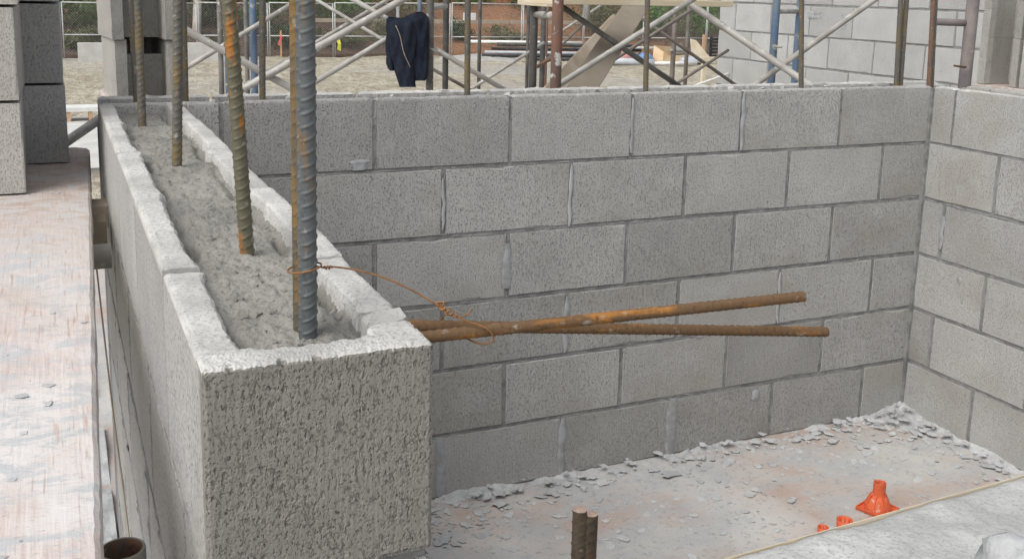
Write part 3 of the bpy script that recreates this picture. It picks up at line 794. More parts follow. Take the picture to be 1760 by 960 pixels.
tw2 = [Vector((.1215+.007*t, .097-.001*t, .0475))+Vector((.0005, .0013*math.cos(t*16), .0013*math.sin(t*16))) for t in np.linspace(0, 1, 24)]
mb.tube(tw2, .0008, 7)
mb.tube(smooth_path([Vector((.2235, .0636, .009)), Vector((.2265, .063, .0135)), Vector((.221, .066, .0132)), Vector((.2205, .065, .0095)), Vector((.228, .061, .006))], 5), .0008, 7)
mb.tube(smooth_path([Vector((.236, .056, .0005)), Vector((.242, .055, .0005)), Vector((.247, .055, .003)), Vector((.2515, .055, .0068))], 5), .0008, 7)
lp = [Vector((.236, .056, .0010)), Vector((.246, .050, -.0035)), Vector((.256, .045, -.0065)), Vector((.264, .0425, -.012)), Vector((.268, .042, -.0195)), Vector((.263, .045, -.0255)), Vector((.252, .052, -.0240)), Vector((.243, .070, -.0215)), Vector((.238, .088, -.027)),
      Vector((.236, .097, -.018)), Vector((.237, .090, -.008)), Vector((.2365, .07, -.002))]
mb.tube(smooth_path(lp, 6), .00085, 8)
tag(mb.obj('tie_wire', M['wire'], smooth=True), 'thin rusty tie wire looped from the thick rebar to the two lying bars', 'wire')

# ------------------------------------------------------------------ orange caps on the floor
def cap(loc, rz, label, square=True, s=1.0):
    t = empty('safety_cap', loc, label, 'safety cap', 'orange plastic caps on the floor', rz)
    Rz = Matrix.Rotation(rz, 3, 'Z')
    def ob(mb, name):
        me = mesh(name, mb.V, mb.F, False); me.materials.append(M['orange']); o = bpy.data.objects.new(name, me); C.objects.link(o); o.parent = t; return o
    if square:
        mb = MB(); mb.box((0, 0, .003), (.092, .092, .005)); 
        for sx, sy, dx, dy in ((0, 1, .092, .003), (0, -1, .092, .003), (1, 0, .003, .086), (-1, 0, .003, .086)): mb.box((sx*.0445, sy*.0445, .0072), (dx, dy, .008))
        ob(mb, 'base_plate')
    mb = MB(); mb.lathe([(.041, .004), (.039, .012), (.0335, .026), (.0285, .038), (.027, .041), (.0225, .0425), (.0192, .050), (.0183, .056), (.0180, .088), (.0184, .090), (.0158, .090), (.0154, .086), (.0154, .03)], (0, 0, 0), 28)
    o = ob(mb, 'socket')
    for p in o.data.polygons: p.use_smooth = True
    for k in range(8):
        a = k*math.pi/4+.2; mb = MB()
        c, s_ = math.cos(a), math.sin(a); w_ = .0011
        prof = [(.018, .004), (.0445, .004), (.0415, .012), (.0300, .040), (.0225, .0535), (.018, .056)]
        V = [(r*c-w_*s_*q, r*s_+w_*c*q, z) for q in (-1, 1) for r, z in prof]
        n = len(prof); mb.add(V, [tuple(range(n)), tuple(reversed(range(n, 2*n)))]+[(i, (i+1) % n, n+(i+1) % n, n+i) for i in range(n)])
        ob(mb, 'rib')
    return t
cap((2.095, 1.336, DZ+.002), R(18), 'orange plastic cap with square base standing upright on the floor', True)
def cup(loc, label, r, h):
    t = empty('safety_cap', loc, label, 'safety cap', 'orange plastic caps on the floor')
    mb = MB(); mb.lathe([(r*.8, 0), (r*.9, h*.5), (r, h), (r*.88, h), (r*.8, h*.4), (0.001, h*.3)], (0, 0, 0), 26)
    me = mesh('cup', mb.V, mb.F, True); me.materials.append(M['orange']); o = bpy.data.objects.new('cup', me); C.objects.link(o); o.parent = t
    for k in range(8):
        a = k*math.pi/4; mb = MB(); mb.box((r*.8*math.cos(a), r*.8*math.sin(a), h*.62), (r*.16, .0015, h*.66), a)
        me = mesh('rib', mb.V, mb.F); me.materials.append(M['orange']); o = bpy.data.objects.new('rib', me); C.objects.link(o); o.parent = t
cup((1.879, 1.242, DZ+.002), 'orange plastic cap showing only its open ribbed rim above the near wall edge', .0225, .062)
cup((1.802, 1.241, DZ+.002), 'smallest sliver of an orange cap peeping over the near wall edge', .0155, .056)

# ------------------------------------------------------------------ scaffold plank on the left with block stacks
def board(name, a, b, wid, th, mat, label=None, cat=None, side=1, ztop=0, seed=0, step=.02, parent=None):
    """plank: right-hand edge runs a->b (xy), body lies to the left; worn, slightly wavy edges"""
    a = Vector(a); b = Vector(b); d = (b-a).normalized(); nl = Vector((-d.y, d.x))*side; L = (b-a).length
    n = int(L/step); V = []
    prof = [(0.003, -th), (0, -th*.8), (0, -th*.2), (.0015, -.004), (.006, -.0006)]
    k = 14
    prof += [(.006+(wid-.012)*q/k, 0) for q in range(1, k)]
    prof += [(wid-.006, -.0006), (wid, -.006), (wid, -th)]
    P = len(prof)
    for i in range(n+1):
        s = L*i/n; endr = max(0, .05-(L-s)); cut = .05-math.sqrt(max(0, .05**2-endr**2)) if endr else 0
        for (t, z) in prof:
            w_ = .002*nz(s*7, seed, 1)*(1 if t < .02 else 0)+.0016*nz(s*45, seed, 2)*(1 if t < .02 else 0)
            tt = max(t, cut*.8) if endr else t
            q = a+d*s+nl*(tt+w_)
            h = z+ztop+(.0015*fbm(s*9, t*12, seed, 3)+.0008*nz(s*40, t*160, seed) if z > -.003 else 0)
            V.append((q.x, q.y, h))
    Fs = [(i*P+j, i*P+j+1, (i+1)*P+j+1, (i+1)*P+j) for i in range(n) for j in range(P-1)]+[(i*P+P-1, i*P, (i+1)*P, (i+1)*P+P-1) for i in range(n)]
    Fs += [tuple(range(P)), tuple(n*P+j for j in reversed(range(P)))]
    mb = MB(); mb.add(V, Fs); o = mb.obj(name, M[mat], parent)
    if label: tag(o, label, cat)
    return o
PZ = -.15
pe0, pe1 = (-.0800, -.03), (-.0155, 2.20)
board('scaffold_plank', pe0, pe1, .27, .045, 'plank', 'wide red washed scaffold plank splashed with mortar at the left edge', 'scaffold plank', 1, PZ, 3)
rd = random.Random(44); pts = []
for i in range(60):
    y = rd.uniform(-.2, 1.95); xe = pe0[0]+(y-pe0[1])*.0298; pts.append((xe-.008-abs(rd.gauss(0, .13)), y, PZ+.0005))
tag(flakes(pts, .003, .016, (.03, .08), .03, 2.0, 8).obj('mortar_splats', M['crumb']), 'thin grey mortar splats dried on the scaffold plank', 'mortar splats', kind='stuff')
def stack(x1, y0, z0, n, mat, group, labels, lean=0, L=.397, depth=.194):
    for i in range(n):
        o = link('concrete_block', get_block(depth, i % 3, mat), None, (x1-.097+lean*i+random.uniform(-.002, .002), y0+.2-.1+random.uniform(-.003, .003), z0+.097+i*.1955), (0, 0, random.uniform(-.02, .02)))
        tag(o, labels[i], 'concrete block', group)
def tower(x1, y0, z0, mats, group, labels, dx):
    for i, lb in enumerate(labels):
        k = (.397, i, mats[i % len(mats)])
        o = link('concrete_block', get_block(.397, i % 4, mats[i % len(mats)]), None,
                 (x1-.097+dx[i], y0+.1985, z0+.0975+i*.1965), (0, 0, math.pi/2+(-1)**i*.012))
        tag(o, lb, 'concrete block', group)
tower(-.163, 1.56, PZ+.001, ['block_new'], 'blocks stacked on the left plank',
      ['tan block at the foot of the nearest stack on the left plank', 'tan block in the middle of the nearest stack on the left plank', 'tan block at the top of the nearest stack on the left plank'], (0, .002, .008))
tower(-.073, 1.94, PZ+.001, ['block_dark'], 'blocks stacked on the left plank',
      ['dark grey block at the foot of the second stack on the left plank', 'dark grey block in the middle of the second stack on the left plank', 'dark grey block at the top of the second stack on the left plank'], (0, .001, -.001))
# what carries the plank
sp = empty('scaffold', (-.3, 1.1, DZ), 'low scaffold of tubes and a timber bearer carrying the red washed plank', 'scaffold')
mb = MB(); mb.tube([(-.9, 1.26, -.222), (-.012, 1.262, -.222)], .0242, 14); mb.obj('ledger', M['galv'], sp, True)
mb = MB(); mb.box((-.5, 1.66, -.222), (1.0, .09, .05)); mb.obj('bearer', M['wood'], sp)
mb = MB(); mb.box((-.5, 1.50, -.236), (.98, .07, .075)); mb.obj('bearer', M['wood_grey'], sp)  # added block, stands in for the shaded gap between timber and ledger
mb = MB(); mb.tube([(-.054, .262, -.25), (-.054, .262, -.40)], .0005, 4)
for (x, y) in ((-.85, 1.29), (-.85, .2)):
    mb2 = MB(); mb2.tube([(x, y, DZ), (x, y, -.2)], .024, 12); mb2.obj('leg', M['tube_grey'], sp, True)
ol = MB(); ol.lathe([(.0242, DZ), (.0242, -.297), (.0234, -.2955), (.0212, -.2957)], (-.0545, .285, 0), 28); olo = ol.obj('open_leg', M['galv'], sp, True)
mb = MB(); mb.lathe([(.0212, -.2957), (.0205, -.30), (.0205, -.5), (.001, -.5)], (-.0545, .285, 0), 28); mb.obj('rusty_bore', M['steel_brown'], olo, True); bpy.data.objects['rusty_bore'].location = (0, 0, 0)
mb = MB(); mb.tube(smooth_path([Vector((-.04, 1.30, -.22)), Vector((-.03, 1.1, -.45)), Vector((-.015, .9, -.75)), Vector((-.02, .8, DZ+.02))], 8), .0016, 6)
tag(mb.obj('rope', M['wood'], None, True), 'thin cord hanging down between the plank and the left wall', 'rope')
# boards and mortar on the floor under the plank
board('plywood_board', (-.02, 3.05), (-.02, 3.40), .9, .018, 'deck', 'reddish plywood board on the floor under the left plank', 'board', 1, DZ+.022, 5)
mb = MB(); mb.add(*grid_mesh(-.5, -.004, 1.4, 2.75, 34, 90, lambda x, y: DZ-.002+max(0, .022*fbm(x*5, y*4, 3, 4)+.014+.004*fbm(x*30, y*26, 6, 3))))
tag(mb.obj('mortar_spill', M['crumb']), 'grey mortar spilled on the floor outside the left wall', 'mortar spill', kind='stuff')

# ------------------------------------------------------------------ open-ended block stacks behind the walls
def u_mesh(web, mat, L=.397, seed=0, h=.194):
    """open-ended block, open end at -Y, local origin at the base centre of that end"""
    rd = random.Random(seed); mb = MB()
    for s in (-1, 1):
        V = []; nn = 8
        prof = [(.097, 0), (.063, .004), (.058, .03), (.062, .08), (.062, L), (.097, L)]
        for z in np.linspace(0, h, nn):
            for (x, y) in prof: V.append((s*(x+rd.uniform(-.001, .001)), y+rd.uniform(-.001, .001), z))
        P = len(prof); Fs = [(i*P+j, i*P+(j+1) % P, (i+1)*P+(j+1) % P, (i+1)*P+j) for i in range(nn-1) for j in range(P)]
        Fs += [tuple(range(P)), tuple((nn-1)*P+j for j in range(P))]; mb.add(V, Fs)
    mb.box((0, .16, web/2), (.126, .032, web-.002)); mb.box((0, L-.018, h/2), (.126, .032, h-.002))
    me = mesh('concrete_block', mb.V, mb.F); me.materials.append(M[mat]); return me
ua, ub = u_mesh(.194, 'block_new', seed=1), u_mesh(.142, 'block_new', seed=2)
pl = board('scaffold_plank', (.30, 2.60), (.30, 3.06), .25, .045, 'plank', 'scaffold plank behind the back wall under the open ended blocks', 'scaffold plank', 1, -.0795, 9, .05)
for i, (me, dx, dy, rz, lb) in enumerate([(ub, .004, 0, R(3), 'lower open ended tan block standing behind the far end of the left wall'), (ua, -.003, -.01, R(3.5), 'upper open ended tan block behind the far end of the left wall')]):
    o = link('concrete_block', me, None, (.176+dx, 2.63+dy, -.078+i*.196), (0, 0, rz)); tag(o, lb, 'concrete block', 'open ended blocks behind the walls')
o = link('concrete_block', ua, None, (.172, 2.625, -.078+2*.196), (0, 0, R(3))); tag(o, 'topmost open ended tan block behind the left wall end, cut by the picture top', 'concrete block', 'open ended blocks behind the walls')
ug = u_mesh(.194, 'block_new', seed=3)
for k, y in enumerate((2.265, 2.055)):
    for i in range(2):
        o = link('concrete_block', ug, None, (3.475+.006*i, y+(.004 if i else 0), -.045+i*.196), (0, 0, -math.pi/2+.01*i))
        tag(o, ('lower', 'upper')[i]+' open ended block of the '+('left', 'rightmost')[k]+' column behind the right wall', 'concrete block', 'open ended blocks behind the walls')
board('scaffold_plank', (3.88, 1.94), (3.88, 2.37), .41, .045, 'plank', 'scaffold plank behind the right wall under the open ended blocks', 'scaffold plank', 1, -.0465, 13, .05)

# ------------------------------------------------------------------ second building wall
w2 = empty('block_wall', (4.6, 4.0, -2.2), 'pale block wall of the next building behind the scaffold', 'wall')
X2, Y2 = 4.5, 5.683
for r in range(-6, 6):
    zc = .138+CR*r; off = 0 if r % 2 else CR
    js = [Y2]; y = Y2-(ML-off if off else ML)
    while y > 1.6: js.append(y); y -= ML
    for a, b in zip(js[1:], js[:-1]): place_block(w2, b-a-.010, (X2+.097, (a+b)/2, zc), 'y', 'block_wall2')
mb = MB(); mb.box((X2+.097, 3.66, -.5), (.184, 4.03, 3.5)); mb.obj('mortar', mat_mottle('mortar_pale', (.20, .20, .195), (.26, .26, .25), 20, bump=.002, bs=150), w2)
smear(w2, X2, 4.62, .18, .12, .05, 'x', 5); smear(w2, X2, 4.34, .15, .06, .1, 'x', 6)

# ------------------------------------------------------------------ scaffolds behind the back wall
def scaf(label, loc): return empty('scaffold', loc, label, 'scaffold')
def foot(p): return DZ if (p.y < 5.2 and p.x < 3.4) else -2.2
def leg(par, u, v, t, r, mat, top=1.6):
    p = px_depth(u, v, t); mb = MB(); mb.tube([(p.x, p.y, foot(p)), (p.x, p.y, top)], r, 14); mb.obj('leg', M[mat], par, True); return p
def brace(par, a, b, r, mat='galv', ext=(0.0, 0.0), name='cross_brace', lumps=False):
    p, q = px_depth(*a), px_depth(*b); d = q-p
    p2, q2 = p-d*ext[0], q+d*ext[1]; mb = MB()
    if lumps:
        n = 40; mb.tube([p2+(q2-p2)*i/n for i in range(n+1)], [r*(1+.14*max(0, nz(i*.9, u_(a), 2))+.05*nz(i*2.3, 1, 3)) for i in range(n+1)], 12)
    else: mb.tube([p2, q2], r, 12)
    mb.obj(name, M[mat], par, True)
def u_(a): return a[0]*.01
s1 = scaf('left scaffold with blue legs and grey cross braces behind the back wall', (1.0, 4.6, -2.2))
leg(s1, 379, 80, 6.6, .017, 'tube_grey'); leg(s1, 391, 80, 6.9, .0215, 'tube_blue')
leg(s1, 424, 80, 7.4, .0165, 'tube_grey'); leg(s1, 436, 80, 6.2, .0215, 'tube_blue')
leg(s1, 739, 75, 5.5, .0205, 'tube_grey'); leg(s1, 766, 75, 6.2, .0185, 'tube_dark')
brace(s1, (721, -60, 5.9), (722, 70, 5.9), .0125, 'tube_blue', (0, 0), 'post')
brace(s1, (320, 52, 4.7), (497, 150, 4.9), .0172, 'galv', (.25, .25), lumps=True)
brace(s1, (322, 116, 6.0), (497, 10, 6.2), .0145, 'galv', (.4, .5))
brace(s1, (420, 152, 4.8), (690, 1, 5.0), .0172, 'galv', (.1, .5), lumps=True)
brace(s1, (458, 124, 6.3), (666, 0, 6.5), .0125, 'galv', (.3, .4))
brace(s1, (544, 0, 6.5), (657, 68, 6.3), .0115, 'galv', (.8, .7))
brace(s1, (608, 0, 5.6), (672, 36, 5.6), .0140, 'galv', (1.2, .8))
brace(s1, (540, 142, 5.5), (672, 63, 5.56), .0150, 'galv', (.2, .45))
brace(s1, (738, 14, 5.5), (766, 11, 6.1), .0150, 'galv', (0, 0), 'rung')
brace(s1, (744, 82, 5.52), (856, 148, 5.7), .0145, 'galv', (.05, .4))
brace(s1, (744, 119, 6.4), (796, 148, 6.6), .0110, 'galv_dark', (.1, 1))
brace(s1, (755, 92, 5.51), (737, 82, 5.49), .008, 'galv', (0, 0), 'pin')
s2 = scaf('middle scaffold with rust brown legs behind the back wall carrying a long plank', (2.2, 4.2, -2.2))
leg(s2, 824, 75, 9.6, .0175, 'tube_dark'); leg(s2, 907, 75, 8.2, .0135, 'tube_dark'); leg(s2, 917, 75, 5.3, .0205, 'tube_dark')
leg(s2, 933, 75, 7.2, .0190, 'tube_dark'); leg(s2, 940, 40, 12.4, .017, 'tube_rust')
leg(s2, 957, 75, 4.05, .0222, 'tube_rust')
leg(s2, 1158, 75, 8.0, .0195, 'galv_dark'); leg(s2, 1181, 75, 8.6, .0170, 'galv_dark')
brace(s2, (922, 25, 5.25), (952, 27, 4.2), .0160, 'galv', (0, 0), 'rung')
brace(s2, (926, 113, 5.2), (948, 100, 4.9), .0100, 'tube_rust', (.1, .1), 'rung')
brace(s2, (1155, 87, 8.0), (1184, 89, 8.4), .0125, 'galv', (.05, .05), 'rung')
brace(s2, (819, 147, 6.8), (909, 90, 7.0), .0120, 'galv', (.3, .3))
brace(s2, (969, 14, 4.5), (1159, 143, 4.9), .0128, 'tube_grey', (.1, .15))
brace(s2, (966, 142, 4.2), (1179, 7, 4.5), .0122, 'galv', (.05, .3))
brace(s2, (992, 143, 5.6), (1189, 17, 5.8), .0110, 'galv_dark', (.2, .4))
brace(s2, (968, 52, 8.0), (1031, 11, 8.2), .0105, 'galv', (.3, .6))
brace(s2, (968, 75, 8.5), (999, 45, 8.5), .0105, 'galv_dark', (1, .4))
brace(s2, (1076, 13, 7.0), (1230, 122, 7.3), .0120, 'galv_dark', (.2, .3))
brace(s2, (1164, 143, 7.0), (1232, 99, 7.2), .0110, 'galv_dark', (.3, .3))
brace(s2, (1209, 142, 7.6), (1240, 131, 7.6), .0080, 'white', (.4, .4))
brace(s2, (1008, -20, 5.2), (1009, 38, 5.2), .0180, 'galv', (.3, 0), 'rung')
s3 = scaf('right scaffold with blue legs and pale splashed braces in front of the next building', (3.0, 4.0, -2.2))
leg(s3, 1330, 75, 5.4, .0205, 'tube_blue'); leg(s3, 1370, 75, 5.7, .0185, 'tube_blue'); leg(s3, 1665, 75, 4.0, .0242, 'tube_purple')
brace(s3, (1334, 20, 5.4), (1369, 20, 5.65), .0130, 'galv', (0, 0), 'rung')
brace(s3, (1612, 38, 3.95), (1662, 40, 3.99), .0140, 'tube_purple', (.1, 0), 'rung')
brace(s3, (1331, 80, 5.37), (1343, 81, 5.3), .006, 'galv', (0, 0), 'pin')
brace(s3, (1640, 113, 3.92), (1660, 116, 3.98), .004, 'rust', (0, 0), 'pin')
brace(s3, (1175, 0, 4.7), (1382, 140, 4.5), .0155, 'galv', (.2, .15), lumps=True)
brace(s3, (1308, 138, 4.6), (1500, 2, 4.8), .0140, 'galv', (.15, .3), lumps=True)
# plank lying on the middle scaffold, cut by the picture top
def beam(name, a, b, wid, th, mat, label, cat, up=None):
    p, q = Vector(a), Vector(b); d = (q-p); L = d.length; t = d.normalized(); up = Vector(up or (0, 0, 1)); s = t.cross(up).normalized(); n = s.cross(t)
    mtx = Matrix((t, s, n)).transposed(); mb = MB(); mb.box((p+q)/2, (L, wid, th), mat=mtx); o = mb.obj(name, M[mat]); tag(o, label, cat)
    bv = o.modifiers.new('bevel', 'BEVEL'); bv.width = min(th, wid)*.08; bv.segments = 2; return o
p, q = px_depth(925, 1, 4.4), px_depth(1234, -1, 4.9); q.z = p.z
beam('timber_plank', p, q, .22, .028, 'wood_pale', 'pale timber plank lying level across the middle scaffold at the picture top', 'plank')
p, q = px_depth(905, 2, 5.4), px_depth(955, 6, 4.9); q.z = p.z
beam('timber_plank', p, q, .10, .04, 'wood_pale', 'short pale timber plank end beside the dark scaffold legs', 'plank')
# two boards leaning against the scaffold
vd = -fw
a, b = px_depth(998, 156, 4.4), px_depth(1098, 4, 5.2)
beam('leaning_board', a-(b-a)*.6, b+(b-a)*.08, .118, .03, 'wood_grey', 'wide grey brown board leaning diagonally behind the back wall', 'board', up=(-.45, -.85, .15))
a, b = px_depth(962, 140, 5.1), px_depth(1030, 66, 5.7)
beam('leaning_board', a-(b-a)*1.2, b+(b-a)*.5, .075, .03, 'wood', 'narrower tan board leaning behind the wide leaning board', 'board', up=(-.3, -.9, .15))

# ------------------------------------------------------------------ jacket
jk = empty('jacket', px_depth(700, 80, 5.4), 'navy blue jacket hung over the scaffold by its collar, sleeve hanging to the wall', 'jacket')
def cloth(rows, t0, thick, name, mat, seed, foldamp=.018, nu=22, parent=jk):
    """rows: (v, u_left, u_right). Closed lofted garment with folds."""
    vs = np.linspace(rows[0][0], rows[-1][0], 34); lo = np.interp(vs, [r[0] for r in rows], [r[1] for r in rows]); hi = np.interp(vs, [r[0] for r in rows], [r[2] for r in rows])
    V = []; P = 2*nu
    for i, v in enumerate(vs):
        for k in range(P):
            a = 2*math.pi*k/P; c = math.cos(a); s = math.sin(a)
            uu = (lo[i]+hi[i])/2+(hi[i]-lo[i])/2*c
            fold = foldamp*(nz(uu*.09+v*.02, v*.012, seed)+.5*nz(uu*.22-v*.05, v*.02, seed+3))
            tt = t0-thick*s*(abs(s)**-.35 if abs(s) > .05 else 1)*min(1, .35+.65*min(1, (i+1)/5))-fold*(1 if s > 0 else .3)
            V.append(px_depth(float(uu+.7*nz(v*.15, k*.2, seed)), float(v), float(tt)))
    n = len(vs); Fs = [(i*P+k, i*P+(k+1) % P, (i+1)*P+(k+1) % P, (i+1)*P+k) for i in range(n-1) for k in range(P)]
    Fs += [tuple(range(P)), tuple((n-1)*P+k for k in reversed(range(P)))]
    mb = MB(); mb.add(V, Fs); return mb.obj(name, M[mat], parent, True)
body = cloth([(20.5, 717, 724), (22, 711, 729), (26, 703, 733), (31, 690, 737), (60, 682, 738), (90, 686, 737), (120, 695, 736), (134, 704, 735), (139, 710, 730)], 5.44, .05, 'body', 'navy', 3)
slv = cloth([(29, 668, 672), (31, 666, 688), (33, 664, 708), (50, 663, 718), (70, 668, 717), (90, 671, 715), (110, 675, 712), (130, 680, 713), (150, 687, 715)], 5.405, .04, 'sleeve', 'navy', 9, .014)
cloth([(60, 664, 676), (80, 662, 676), (98, 664, 676), (108, 663, 677), (118, 667, 678), (122, 670, 679)], 5.42, .03, 'sleeve', 'navy', 15, .01)
mb = MB(); mb.tube([px_depth(680+(i/12)*24+1.5*math.sin(i*.6), 44+i/12*72, 5.352-.004*math.sin(i)) for i in range(13)], .0016, 6); mb.obj('seam', M['wood'], jk, True)

# ------------------------------------------------------------------ fence
fx = [-2.6, .2, 2.4, 4.37, 6.72, 9.0, 11.35, 13.4, 16.3, 18.95, 21.7, 24.7, 27.6, 30.5]
def ftop(x): return -.46+.0135*x
def fmid(x): return -1.46-.0024*x
for i in range(len(fx)-1):
    a, b = fx[i], fx[i+1]; y = 35+.02*math.sin(i*2.3); c = (a+b)/2
    f = empty('fence_panel', (c, y, -2.2), None, 'fence', 'chain link fence panels along the bank')
    for (p, q) in ((a+.03, b-.03),):
        for z, nm in ((ftop(c), 'rail'), (fmid(c), 'rail')):
            mb = MB(); mb.tube([(p, y, z), (q, y, z)], .021, 8); mb.obj(nm, M['fence'], f, True)
    for x in (a+.035, b-.035):
        mb = MB(); mb.tube([(x, y, -2.25), (x, y, ftop(c)+.02)], .021, 8); mb.obj('post', M['fence'], f, True)
    # woven wire
    V = []; Fs = []; d = .09; z0, z1 = -2.1, ftop(c); h = z1-z0; n = int((b-a+h)/d)
    for s in (1, -1):
        for k in range(n+1):
            x0 = a-h+k*d if s > 0 else a+k*d; x1 = x0+s*h
            za, zb = z0, z1
            def clip(x0, za, x1, zb):
                if x0 > x1: x0, za, x1, zb = x1, zb, x0, za
                if x1 <= a or x0 >= b: return None
                if x0 < a: za = za+(zb-za)*(a-x0)/(x1-x0); x0 = a
                if x1 > b: zb = zb-(zb-za)*(x1-b)/(x1-x0); x1 = b
                return x0, za, x1, zb
            cl = clip(x0, za, x1, zb)
            if cl:
                X0, Za, X1, Zb = cl; w_ = .0022; m_ = len(V)
                V += [(X0, y-.002*s, Za-w_), (X0, y-.002*s, Za+w_), (X1, y-.002*s, Zb+w_), (X1, y-.002*s, Zb-w_),
                      (X0, y-.002*s+.003, Za), (X1, y-.002*s+.003, Zb)]
                Fs += [(m_, m_+3, m_+2, m_+1), (m_, m_+4, m_+5, m_+3), (m_+1, m_+2, m_+5, m_+4)]
    mb = MB(); mb.V = V; mb.F = Fs; tag(mb.obj('wire_mesh', M['fence'], f), kind='stuff')
    f['label'] = ('chain link fence panel farthest left, behind the nearest block stack', 'chain link fence panel seen between the block stacks at left', 'chain link fence panel behind the open ended blocks at left', 'chain link fence panel behind the blue scaffold legs',
                  'chain link fence panel behind the pink ribbon stakes', 'chain link fence panel with the yellow ribbon tied to it', 'chain link fence panel behind the navy jacket', 'chain link fence panel carrying the small white sign', 'chain link fence panel behind the dark and rust brown scaffold legs',
                  'chain link fence panel behind the wide leaning board', 'chain link fence panel behind the rubbish heap', 'chain link fence panel behind the black pallet', 'chain link fence panel farthest right, hidden by the pale building wall')[i]
sg = empty('sign', (14.1, 34.93, -.74), 'small white sign wired to the chain link fence', 'sign')
mb = MB(); mb.box((14.10, 34.93, -.74), (.50, .012, .27)); mb.obj('panel', M['white'], sg)
mb = MB()
for r in range(4):
    for k in range(3): mb.box((13.95+.15*k, 34.922, -.66-.055*r), (.10, .004, .010))
mb.obj('faint_lettering', M['pvc'], sg)
# timber edging on the bank
for (xa, xb) in ((8.3, 12.4), (12.5, 16.6), (16.7, 21)):
    za = bz((xa+xb)/2, 37)+.10
    mb = MB(); mb.box(((xa+xb)/2, 37.0, -1.0), (xb-xa, .12, .14)); tag(mb.obj('timber_edging', M['ledge']), ('left', 'middle', 'right')[int((xa-8)/4.1)]+' length of pale timber edging across the bank', 'edging', 'timber edging on the bank')
kb = MB(); kb.box((2.9, 33.2, -1.93), (4.6, .35, .62)); tag(kb.obj('low_wall', M['slab']), 'low pale concrete wall on the dirt left of the blue scaffold legs', 'low wall')

# ------------------------------------------------------------------ planting
def crown(name, blobs, n, leaf, mat, parent, seed):
    r_ = np.random.default_rng(seed); V = np.zeros((n*4, 3)); wts = np.array([b[3]*b[4]*b[5] for b in blobs])**.8; wts /= wts.sum()
    idx = r_.choice(len(blobs), n, p=wts)
    Bc = np.array(blobs)[idx]; d = r_.normal(size=(n, 3)); d /= np.linalg.norm(d, axis=1)[:, None]
    rad = r_.random(n)**.42*(1+.25*r_.normal(size=n)*.5)
    P = Bc[:, :3]+d*rad[:, None]*Bc[:, 3:6]
    a = r_.normal(size=(n, 3)); a /= np.linalg.norm(a, axis=1)[:, None]; b = np.cross(a, r_.normal(size=(n, 3))); b /= np.linalg.norm(b, axis=1)[:, None]
    s = leaf*(.6+.8*r_.random(n))[:, None]
    V[0::4] = P-a*s; V[1::4] = P+b*s*.5; V[2::4] = P+a*s; V[3::4] = P-b*s*.5
    me = bpy.data.meshes.new(name); me.from_pydata(V.tolist(), [], [(4*i, 4*i+1, 4*i+2, 4*i+3) for i in range(n)]); me.materials.append(mat)
    return link(name, me, parent, (0, 0, 0))
def shrub(x, y, wd, ht, mat, label, n=2200, leaf=.055, seed=0, group='shrubs on the planted bank'):
    rd = random.Random(seed); z = bz(x, y)-.05; t = empty('shrub', (x, y, z), label, 'shrub', group)
    blobs = [(x+rd.uniform(-.42, .42)*wd, y+rd.uniform(-.3, .3)*wd, z+ht*rd.uniform(.2, .85), wd*rd.uniform(.14, .28), wd*rd.uniform(.14, .26), ht*rd.uniform(.14, .26)) for i in range(9)]
    blobs.append((x, y, z+ht*.4, wd*.4, wd*.35, ht*.4))
    crown('crown', blobs, n, leaf, M[mat], t, seed)
    mb = MB()
    for i in range(4):
        q = blobs[i]; mb.tube([(x, y, z-.1), (x+(q[0]-x)*.5, y+(q[1]-y)*.5, z+(q[2]-z)*.6), (q[0], q[1], q[2])], [.035, .022, .008], 6)
    mb.obj('stem', M['stem'], t)
SH = [(.6, 38, 2.2, 1.7, 'leaf', 'green shrub seen between the two left block stacks'), (1.0, 36.6, 1.7, .75, 'leaf_olive', 'low olive shrub at the bank foot between the left block stacks'),
      (-2.5, 38, 3, 1.8, 'leaf_dark', 'dark shrub behind the leftmost block stack'), (3.2, 38, 2.6, 1.6, 'leaf_dark', 'dark shrub behind the open ended blocks at left'),
      (5.3, 38.2, 2.0, 1.8, 'leaf_dark', 'dark shrub right of the white trunk'), (7.0, 37.6, 2.4, 1.6, 'leaf', 'green shrub behind the blue scaffold legs'), (5.0, 36.2, 1.2, .6, 'leaf_olive', 'low olive shrub by the fence below the white trunk'),
      (7.6, 36.3, 1.8, .9, 'leaf_dark', 'low dark shrub behind the pink ribbon stakes'), (9.5, 36.5, 2.2, .75, 'leaf_olive', 'low olive brown shrub behind the yellow ribbon'), (9.9, 38.8, 3.2, 1.25, 'leaf', 'rounded green hedge shrub above the left timber edging'),
      (11.6, 36.9, 2.0, 1.0, 'leaf_olive', 'olive shrub behind the hanging navy jacket'), (12.9, 39.4, 3.0, 1.3, 'leaf_olive', 'yellow green hedge shrub above the navy jacket'), (14.6, 37.0, 1.5, .9, 'leaf_dark', 'dark shrub left of the white sign'),
      (16.6, 36.6, 2.0, .85, 'leaf_olive', 'scrubby olive shrub on the red soil right of the sign'), (16.0, 40.6, 3.0, 1.0, 'leaf', 'green hedge shrub above the red soil'), (19.0, 40.2, 2.6, 1.4, 'leaf_dark', 'dark shrub at the picture top behind the dark scaffold legs'),
      (20.6, 37.3, 3.0, 2.1, 'leaf_olive', 'tall olive shrub left of the leaning boards'), (23.2, 37.4, 2.8, 2.0, 'leaf_bright', 'bright green shrub right of the leaning boards'), (25.6, 37.2, 2.6, 2.2, 'leaf_bright', 'bright green shrub beside the pale building wall'), (22.0, 39.5, 3.0, 2.0, 'leaf', 'green shrub behind the bright shrubs'), (28.5, 37.5, 3.2, 2.4, 'leaf_bright', 'bright green shrub hidden partly by the pale building wall')]
for i, s in enumerate(SH): shrub(*s, n=2600 if s[3] > 1 else 1500, seed=100+i)
hd = []
